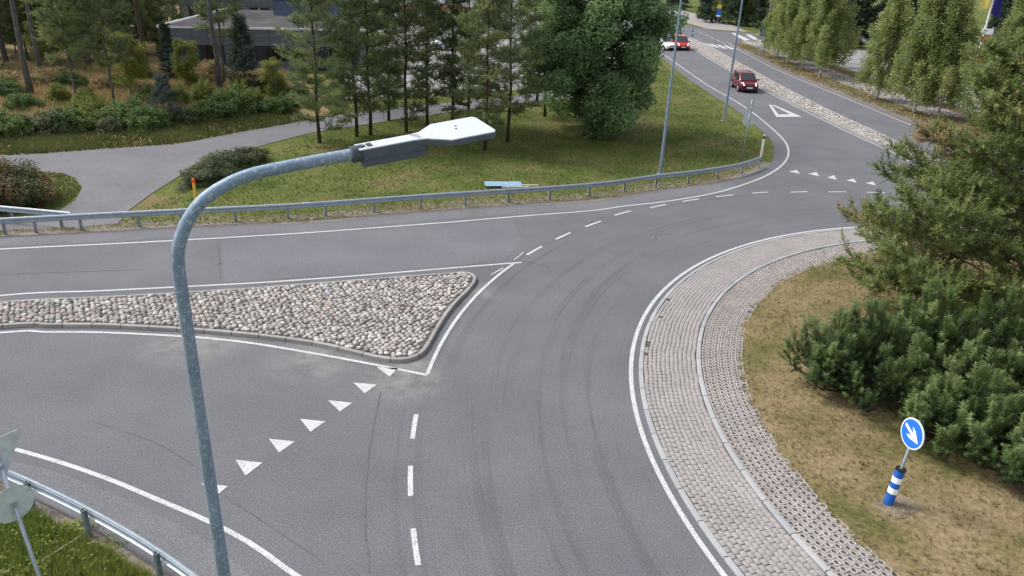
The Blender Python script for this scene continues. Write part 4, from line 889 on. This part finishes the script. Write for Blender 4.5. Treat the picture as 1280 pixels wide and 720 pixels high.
# ---- big pine and dwarf pines of the central island
near = make_conifer(21, 11.5, .4, 5.0, 140, SHN, .38, lambda t: (1-t)**1.05*(.86+.14*min(1, t*5))+.03, lambda t: .0+.62*t**1.2, .32, 'bark_pine', 'needles_near', .19, sub=15, per=13, dead=24, tints=(.1, .95), subl=.38, spread=.6, zpow=1.25)
c = GI(1232, 398); plant('pine_tree', 'big dense pine with low spreading boughs on the central island', 'tree', near, c, rz=.4)
c = GI(1400, 330); plant('pine_tree', 'second dense pine behind the big one on the central island', 'tree', near, c, rz=2.9, sc=.85)
def make_dwarf(seed, rx, ry, h, ncl, per, leaf='needles_bush'):
    rng = np.random.default_rng(seed); b = MB(); P, D, TT, SC = [], [], [], []
    for i in range(ncl):
        a = rng.uniform(0, 6.28); r = rng.uniform(0, 1)**.5; out = np.array([math.cos(a), math.sin(a), 0]); k = 1+.14*math.sin(3*a+seed)+.09*math.sin(7*a+1)
        top = out*[rx, ry, 0]*r*k+[0, 0, h*(1-.60*r**2.2)*rng.uniform(.62, 1.10)]; base = np.array([top[0]*.25, top[1]*.25, 0]); mid = np.array([top[0]*.85, top[1]*.85, top[2]*.4])
        C = catmull([base, mid, top], 5); b.tube(C, np.linspace(.03, .008, len(C)), 5, False); tone = np.clip(rng.normal(.45, .17), 0, 1)
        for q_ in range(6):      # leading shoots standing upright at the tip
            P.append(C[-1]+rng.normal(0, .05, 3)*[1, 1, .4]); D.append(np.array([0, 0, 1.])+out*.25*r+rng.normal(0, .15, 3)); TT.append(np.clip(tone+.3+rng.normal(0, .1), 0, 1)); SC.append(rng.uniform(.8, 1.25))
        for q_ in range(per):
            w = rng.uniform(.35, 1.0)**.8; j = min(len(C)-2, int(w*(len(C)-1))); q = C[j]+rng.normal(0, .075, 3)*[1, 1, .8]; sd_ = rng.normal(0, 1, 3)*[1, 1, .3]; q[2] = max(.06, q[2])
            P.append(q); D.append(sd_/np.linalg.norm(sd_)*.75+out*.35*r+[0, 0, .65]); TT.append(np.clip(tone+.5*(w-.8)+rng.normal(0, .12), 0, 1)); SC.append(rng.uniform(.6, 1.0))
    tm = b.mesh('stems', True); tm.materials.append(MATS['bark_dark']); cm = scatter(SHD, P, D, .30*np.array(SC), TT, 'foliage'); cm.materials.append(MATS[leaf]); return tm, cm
SP = ('stems', 'foliage')
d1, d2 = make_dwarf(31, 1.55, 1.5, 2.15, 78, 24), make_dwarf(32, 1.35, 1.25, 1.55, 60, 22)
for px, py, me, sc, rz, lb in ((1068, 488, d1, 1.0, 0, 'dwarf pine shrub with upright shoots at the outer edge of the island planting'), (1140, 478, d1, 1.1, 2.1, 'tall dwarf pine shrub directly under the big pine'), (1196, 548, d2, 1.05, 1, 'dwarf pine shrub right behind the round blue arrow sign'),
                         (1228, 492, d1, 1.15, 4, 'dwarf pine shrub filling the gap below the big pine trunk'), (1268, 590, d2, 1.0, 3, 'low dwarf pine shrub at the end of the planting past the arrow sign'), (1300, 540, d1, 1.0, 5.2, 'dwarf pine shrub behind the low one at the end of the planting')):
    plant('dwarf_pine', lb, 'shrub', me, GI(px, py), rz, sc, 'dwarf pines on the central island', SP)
# ---- row of slender pines and the round tree on the lawn
PV = [make_conifer(40+k, 11.5, .8+.35*k, 2.15, 72, SH12, .36, lambda t: (1-.75*t**1.8)*(.55+.45*min(1, t*3)), lambda t: -.05+.6*t, .25, 'bark_dark', 'needles_pine', .10, sub=9, per=7, dead=10, tints=(.05+.12*(k == 2), .8+.1*(k == 2)), lean=(.01*k-.01, 0)) for k in range(3)]
ROW = [(400, 178, 0, 1.0, 'pine at the path end of the row, with low green boughs'), (446, 170, 1, 1, 'slim pine second from the path end of the row'), (463, 168, 1, 1.05, 'slim dark pine third from the path end of the row'), (508, 164, 0, 1.05, 'pine fourth from the path end of the row'), (534, 157, 2, .95, 'pine behind the gap beside the lamp head'), (566, 155, 1, 1.1, 'pine with a dark trunk in the middle of the row'),
       (606, 187, 2, .95, 'brownish pine standing forward of the row on the lawn'), (634, 177, 2, 1.05, 'bushy brownish pine nearest the round green tree'), (671, 127, 0, 1.0, 'pine standing behind the round green tree'), (681, 145, 1, 1.05, 'pine between the row and the round green tree'), (585, 160, 0, .9, 'short pine filling the row behind the lamp head'), (486, 150, 2, .95, 'pine set back behind the row by the path')]
for px, py, v, sc, lb in ROW: plant('pine_tree', lb, 'tree', PV[v], G(px, py), None, sc, 'pines of the lawn row')
mp_ = make_leafy(58, 12.5, -.3, 4.4, 108, 310, LF4, .28, 'bark_dark', 'leaves_maple', .2, (.30, .90), low=-.12)
plant('round_tree', 'large round deep green leafy tree on the lawn by the lamp pole', 'tree', mp_, G(742, 166), 1.0)
# ---- birches along the right-hand path
BV = [make_birch(60+k, 10.5, 1.7, 2.5, 66) for k in range(3)]
for k, (px, py, sc, lb) in enumerate(((971, 72, .95, 'birch at the crossing end of the path row'), (985, 79, 1.0, 'birch second from the crossing end of the path row'), (1003, 86, .95, 'birch third from the crossing end, among close trunks'), (1025, 95, 1.05, 'birch fourth from the crossing end, beside the gap to the car park'),
                              (1096, 124, .85, 'birch with foliage hanging almost to the verge'), (1142, 142, 1.0, 'birch with a clear white trunk beside the path'), (1172, 146, .85, 'birch half hidden by the big pine'))):
    plant('birch_tree', lb, 'tree', BV[k % 3], G(px, py), None, sc, 'birches beside the path')
for x, y, sc in ((52, 84, 1.1), (47, 92, 1.1), (60, 74, 1.1), (64, 84, 1.1)):
    plant('birch_tree', 'birch standing in the car park beyond the birch lined path', 'tree', BV[RNG.integers(3)], (x, y, 0), None, sc, 'birches around the car park')
# ---- dark woods
SV = [make_conifer(70+k, 13, .6, 2.4, 70, SH9, .75, lambda t: (1-t)**.8*.95+.06, lambda t: -.25+.45*t, .22, 'bark_dark', 'needles_spruce', .17, sub=8, per=5, droop=.3, tints=(.05, .9)) for k in range(2)]
for x, y in ((33, 146), (37, 141), (41, 137), (45, 141), (36, 156), (42, 150), (49, 135), (54, 139), (48, 128), (57, 128), (39, 168), (33, 178), (62, 122), (55, 112), (63, 106), (70, 112), (68, 97), (60, 98), (74, 88), (70, 78), (66, 68), (50, 106), (45, 110), (78, 100), (29.5, 200), (20, 215), (36, 190)):
    plant('spruce_tree', 'dark spruce of the wood beyond the side road and car park', 'tree', SV[RNG.integers(2)], (x+RNG.normal(0, .6), y, 0), None, RNG.uniform(.85, 1.15), 'spruces of the wood beyond the side road')
for x, y in ((35.5, 144), (40, 140.5), (52, 131), (43.5, 130.5)): plant('birch_tree', 'pale birch at the edge of the spruce wood beyond the side road', 'tree', BV[RNG.integers(3)], (x, y, 0), None, .95, 'birches of the spruce wood edge')
for k in range(16): plant('spruce_tree', 'dark spruce behind the long white building', 'tree', SV[k % 2], (-46+k*4.2+RNG.normal(0, .8), 158+RNG.normal(0, 5), 0), None, RNG.uniform(.9, 1.2), 'spruces behind the white building')
# ---- roadside wood on the left
LOWP = make_conifer(98, 8.5, .8, 2.1, 56, SH9, .55, lambda t: (1-.85*t**1.3)*(.7+.3*min(1, t*4)), lambda t: 0+.5*t, .25, 'bark_grey', 'needles_pine', .09, sub=8, per=5)
LOWT = make_leafy(99, 7.5, .5, 2.2, 60, 110, LF5, .24, 'bark_grey', 'leaves_shrub', .07, (.5, 1.0))
TALL = [make_conifer(80+k, 17, 6.5+k*2.2, 2.5, 50, SH9, .6, lambda t: (1-.6*t**1.8)*(.6+.4*min(1, t*4)), lambda t: .05+.6*t, .3, 'bark_grey' if k else 'bark_pine', 'needles_pine', .21, sub=8, per=6, dead=10) for k in range(2)]
BAREP = make_conifer(84, 19, 12.5, 2.6, 44, SH9, .6, lambda t: 1-.5*t, lambda t: .1+.6*t, .3, 'bark_grey', 'needles_pine', .2, sub=8, per=6, dead=2)
YOUNG = [make_conifer(90+k, 9, 2.6, 1.7, 50, SH12, .42, lambda t: (1-.75*t**1.5)*(.6+.4*min(1, t*3)), lambda t: 0+.5*t, .25, 'bark_grey', 'needles_pine', .09, sub=8, per=6, dead=6) for k in range(2)]
for px, py, me, sc, lb in ((40, 121, BAREP, 1.0, 'stout leaning grey pine trunk at the wood edge'), (53, 98, BAREP, .9, 'dark slimmer pine trunk beside the stout grey one'), (97, 137, YOUNG[0], 1.1, 'thin young pine with a bare lower stem in the roadside wood'), (144, 135, YOUNG[1], 1.0, 'young pine with dark spreading crown above brown undergrowth'), (275, 114, BAREP, 1.05, 'tall bare grey pine trunk in front of the dark grey building'), (281, 108, YOUNG[0], 1.35, 'thin pine stem close beside the tall bare trunk')):
    plant('pine_tree', lb, 'tree', me, G(px, py), None, sc, 'pines of the roadside wood')
for px, py, sc in ((8, 78, 1), (70, 72, 1.05), (112, 84, .95), (150, 74, 1), (182, 82, 1), (20, 55, 1), (92, 50, 1), (135, 48, 1.1), (172, 50, 1), (205, 56, .9), (-40, 90, 1), (-30, 60, 1), (228, 28, 1), (190, 30, 1), (60, 30, 1.1), (110, 30, 1), (150, 24, 1), (240, 22, 1), (10, 30, 1.1)):
    plant('pine_tree', 'pine deeper in the roadside wood', 'tree', (TALL+[YOUNG[1], LOWP])[RNG.integers(4)], G(px, py), None, sc, 'pines deep in the roadside wood')
for k, (px, py, sc) in enumerate(((-8, 70, 1), (35, 74, 1.1), (88, 78, 1), (128, 66, 1), (165, 70, .9), (198, 66, .9), (45, 58, 1.2), (105, 58, 1.1), (0, 48, 1.2), (148, 58, 1.1), (75, 44, 1.2), (180, 42, 1.1), (122, 40, 1.2), (30, 40, 1.2), (212, 44, 1.0), (160, 34, 1.2))):
    plant('pine_tree' if k % 3 else 'young_tree', 'low branching young pine inside the roadside wood' if k % 3 else 'leafy young tree inside the roadside wood', 'tree', LOWP if k % 3 else LOWT, G(px, py), None, sc, 'young pines inside the roadside wood' if k % 3 else 'leafy trees inside the roadside wood')
for x, y in ((-42, 46), (-47, 54), (-44, 62), (-52, 48), (-56, 60), (-50, 68), (-60, 72), (-64, 54), (-58, 84), (-46, 78), (-68, 66), (-40, 84)):
    plant('pine_tree', 'pine deeper in the roadside wood', 'tree', (TALL+[YOUNG[1], LOWP])[RNG.integers(4)], (x, y, 0), None, 1.0, 'pines deep in the roadside wood')
SPR = make_conifer(95, 5.4, .25, 1.35, 60, SH9, .34, lambda t: (1-t)**.85+.05, lambda t: -.2+.5*t, .25, 'bark_dark', 'needles_spruce', .07, sub=6, per=4, droop=.15)
BLU = make_conifer(96, 2.6, .1, 1.1, 44, SH9, .26, lambda t: (1-t)**.9+.05, lambda t: -.1+.5*t, .25, 'bark_dark', 'needles_blue', .04, sub=5, per=4)
plant('spruce_tree', 'small dark spruce beside the bare pine trunk at the grey building', 'tree', SPR, G(308, 120)); plant('spruce_tree', 'bluish little spruce at the edge of the roadside wood', 'tree', BLU, G(208, 152))
plant('spruce_tree', 'small dark spruce against the end wall of the grey building', 'tree', SPR, G(214, 98), None, .75)
YB = [make_leafy(100+k, 4.6, .3, 1.35, 46, 90, LF5, .15, 'bark_grey', 'leaves_young', .05, (.6, 1.1)) for k in range(2)]
for px, py, sc, lb in ((165, 122, 1.05, 'yellow green young tree in the brown undergrowth'), (237, 112, .85, 'yellow green sapling in front of the grey building'), (58, 86, .9, 'yellowing sapling behind the stout pine trunk'), (345, 128, .7, 'pale green sapling near the path and building corner'), (118, 70, 1.1, 'yellow green young tree deep in the roadside wood'), (20, 66, 1.2, 'bright green young tree at the back of the roadside wood'), (380, 108, .7, 'small green sapling behind the first lawn pine')):
    plant('young_tree', lb, 'tree', YB[RNG.integers(2)], G(px, py), None, sc, 'saplings of the roadside wood')
SB = [make_shrub(110+k, 1.5, 1.2, 1.25, 2600, LF4, .17, 'leaves_shrub') for k in range(2)]+[make_shrub(113, 1.1, 1.1, 1.7, 2200, LF4, .16, 'leaves_young'), make_shrub(114, 1.2, 1.0, .9, 1800, LF4, .15, 'leaves_hedge')]
for k, (px, py, sc) in enumerate(((-10, 166, 1.1), (22, 168, 1.0), (62, 164, 1.1), (84, 162, 1.0), (120, 150, .8), (160, 156, 1.2), (185, 160, 1.1), (232, 152, 1.0), (262, 146, 1.0), (290, 142, 1.1), (318, 136, 1.0), (345, 140, .9), (140, 162, .8), (372, 130, .9))):
    plant('leafy_shrub', ('yellowish upright shrub in the thicket between path and wood' if k in (4, 10) else 'low grey green shrub in the thicket between path and wood' if k in (2, 7, 12) else 'green leafy shrub of the thicket between path and wood'), 'shrub', SB[(0, 1, 3, 0, 2, 1, 0, 3, 1, 0, 2, 0, 3, 1)[k]], G(px, py), None, sc*RNG.uniform(.75, 1.15), 'shrubs between path and wood', SP)
FS = [make_shrub(120+k, 1.2, 1.2, 1.2, 1500, LF4, .17, 'fern_dry') for k in range(2)]
for k, (px, py, sc) in enumerate(((265, 100, 1.3), (245, 104, .9), (60, 106, 1.0), (75, 100, .8), (45, 110, .8), (15, 108, .9), (180, 118, .8), (130, 112, .8), (300, 108, .9), (330, 104, .9))):
    plant('autumn_shrub', 'rusty orange autumn shrub in the roadside wood', 'shrub', FS[k % 2], G(px, py), None, sc, 'autumn shrubs of the roadside wood', SP)
for k, (px, py, sc) in enumerate(((30, 138, .8), (75, 128, .7), (110, 142, .9), (195, 128, .9), (150, 112, .7), (222, 132, .8), (10, 120, .8), (255, 126, .8), (300, 124, .8), (88, 108, .8), (340, 116, .9), (178, 100, .8))):
    plant('leafy_shrub', 'yellow green shrub standing in the brown bracken' if k % 3 else 'mid green shrub standing in the brown bracken', 'shrub', SB[2] if k % 3 else SB[0], G(px, py), None, sc, 'shrubs in the bracken', SP)
# low hedge and reddish bush by the footpath
hc = G(283, 214); he = make_shrub(130, 3.1, 1.0, .9, 8500, LF4, .13, 'leaves_hedge', top=.8); a = G(335, 195)-G(228, 240)
plant('low_hedge', 'low dense clipped hedge on the lawn beside the footpath', 'hedge', he, hc, math.atan2(a[1], a[0]), 1.0, None, SP)
rb = make_shrub(131, 2.3, 1.9, 1.75, 7500, LF4, .16, 'leaves_red'); plant('bush', 'large bush with reddish tips beside the footpath fork', 'shrub', rb, G(-8, 252), 0, 1, None, SP)
# ---- grass, weeds and bracken: nobody could count these
def grass(name, label, poly, n, h, mat, T=GR5, z=-.03, zfun=None, avoid=(), cat='grass'):
    P = pts_in(poly, n)
    for av in avoid: P = P[~inside(av, P)]
    nz = (np.sin(P[:, 0]*.9+np.sin(P[:, 1]*.6)*2)+np.sin(P[:, 1]*1.1+P[:, 0]*.4))*.12
    z_ = np.array([zfun(x, y)-.01 for x, y in P]) if zfun else np.full(len(P), z); pos = np.c_[P, z_]
    me = scatter(T, pos, np.c_[RNG.normal(0, .12, (len(P), 2)), np.ones(len(P))], h*RNG.uniform(.55, 1.25, len(P))*(1+nz), np.clip(.42+nz*1.2+RNG.normal(0, .2, len(P)), 0, 1), name)
    o = stuff(put(name, me, mat)); o['label'] = label; o['category'] = cat
pathp = [tuple(G(x, y)[:2]) for x, y in PATH]
LAWN = [tuple(p[:2]) for p in offset(gcurve(UE[:-1], 1), .8)]+[(14.8, 88), (-8, 60), (-14, 52)]+[tuple(G(x, y)[:2]) for x, y in ((400, 170), (300, 205), (180, 262))]
grass('lawn_grass', 'mown green lawn between guard rail and footpath', LAWN, 41000, .11, 'grass_blade', avoid=(pathp,))
vs = offset(gcurve(UE[:15], .6), .75); grass('verge_grass', 'ragged grass growing along the guard rail posts', [tuple(p[:2]) for p in offset(vs, .6)]+[tuple(p[:2]) for p in offset(vs, -.35)[::-1]], 6500, .10, 'grass_weedy', GR7, avoid=(pathp,))
grass('path_edge_grass', 'dark grass strip between footpath and thicket', [tuple(p) for p in FLW[:-1]]+[tuple(G(x, y)[:2]) for x, y in ((375, 130), (297, 140), (219, 152), (125, 158), (0, 164), (-60, 166))], 14000, .2, 'grass_blade', GR7)
grass('bracken', 'brown autumn grass and bracken under the roadside pines', [tuple(G(x, y)[:2]) for x, y in ((-40, 168), (120, 162), (280, 142), (370, 128), (360, 92), (200, 88), (60, 80), (-40, 84))], 10500, .5, 'fern_dry', GR7, z=-.05, cat='bracken')
grass('fork_grass', 'grass on the small wedge at the footpath fork', [tuple(G(x, y)[:2]) for x, y in ((-40, 208), (47, 215), (78, 217), (93, 223), (101, 234), (92, 249), (73, 260), (0, 271), (-40, 274))], 3500, .12, 'grass_blade', GR7)
isl_poly = [tuple(polar(13.06, a)[:2]) for a in np.linspace(0, 2*math.pi, 60)]
grass('island_grass', 'dry short grass covering the central island', isl_poly, 29000, .095, 'grass_dry', GR7, zfun=isle_z)
grass('bank_weeds', 'rank green weeds on the bank around the leaning give way sign', [tuple(G(x, y)[:2]) for x, y in ((-170, 575), (-60, 606), (0, 622), (44, 640), (123, 682), (200, 730), (290, 810), (-170, 830))], 10500, .20, 'grass_weedy', GR7)
wb = [(G(RNG.uniform(-10, 150), RNG.uniform(650, 735))) for _ in range(22)]
me = scatter(LF5, np.array([p+RNG.normal(0, .12, 3)*[1, 1, 0]+[0, 0, .08] for p in wb for _ in range(9)]), np.tile([[0, 0, 1.]], (198, 1)), .12, RNG.uniform(.2, .7, 198), 'broadleaf_weeds'); o = stuff(put('broadleaf_weeds', me, 'grass_weedy')); o['label'] = 'broad leaved weeds among the grass around the leaning give way sign'; o['category'] = 'weeds'
grass('dry_verge_grass', 'dry grass strip under the birches', [(28.5, 108), (28.3, 101), (27.6, 81.5), (28.4, 66.5), (29.2, 52), (34, 46), (36, 62), (35, 80), (34, 100), (33, 108)], 15000, .14, 'grass_dry', GR5)
grass('block_weeds', 'sparse weeds in the joints of the grass blocks', [tuple(polar(12.8, a)[:2]) for a in np.linspace(rad(70), rad(220), 60)]+[tuple(polar(13.9, a)[:2]) for a in np.linspace(rad(220), rad(70), 60)], 700, .05, 'moss_weed', GR7, z=.07)
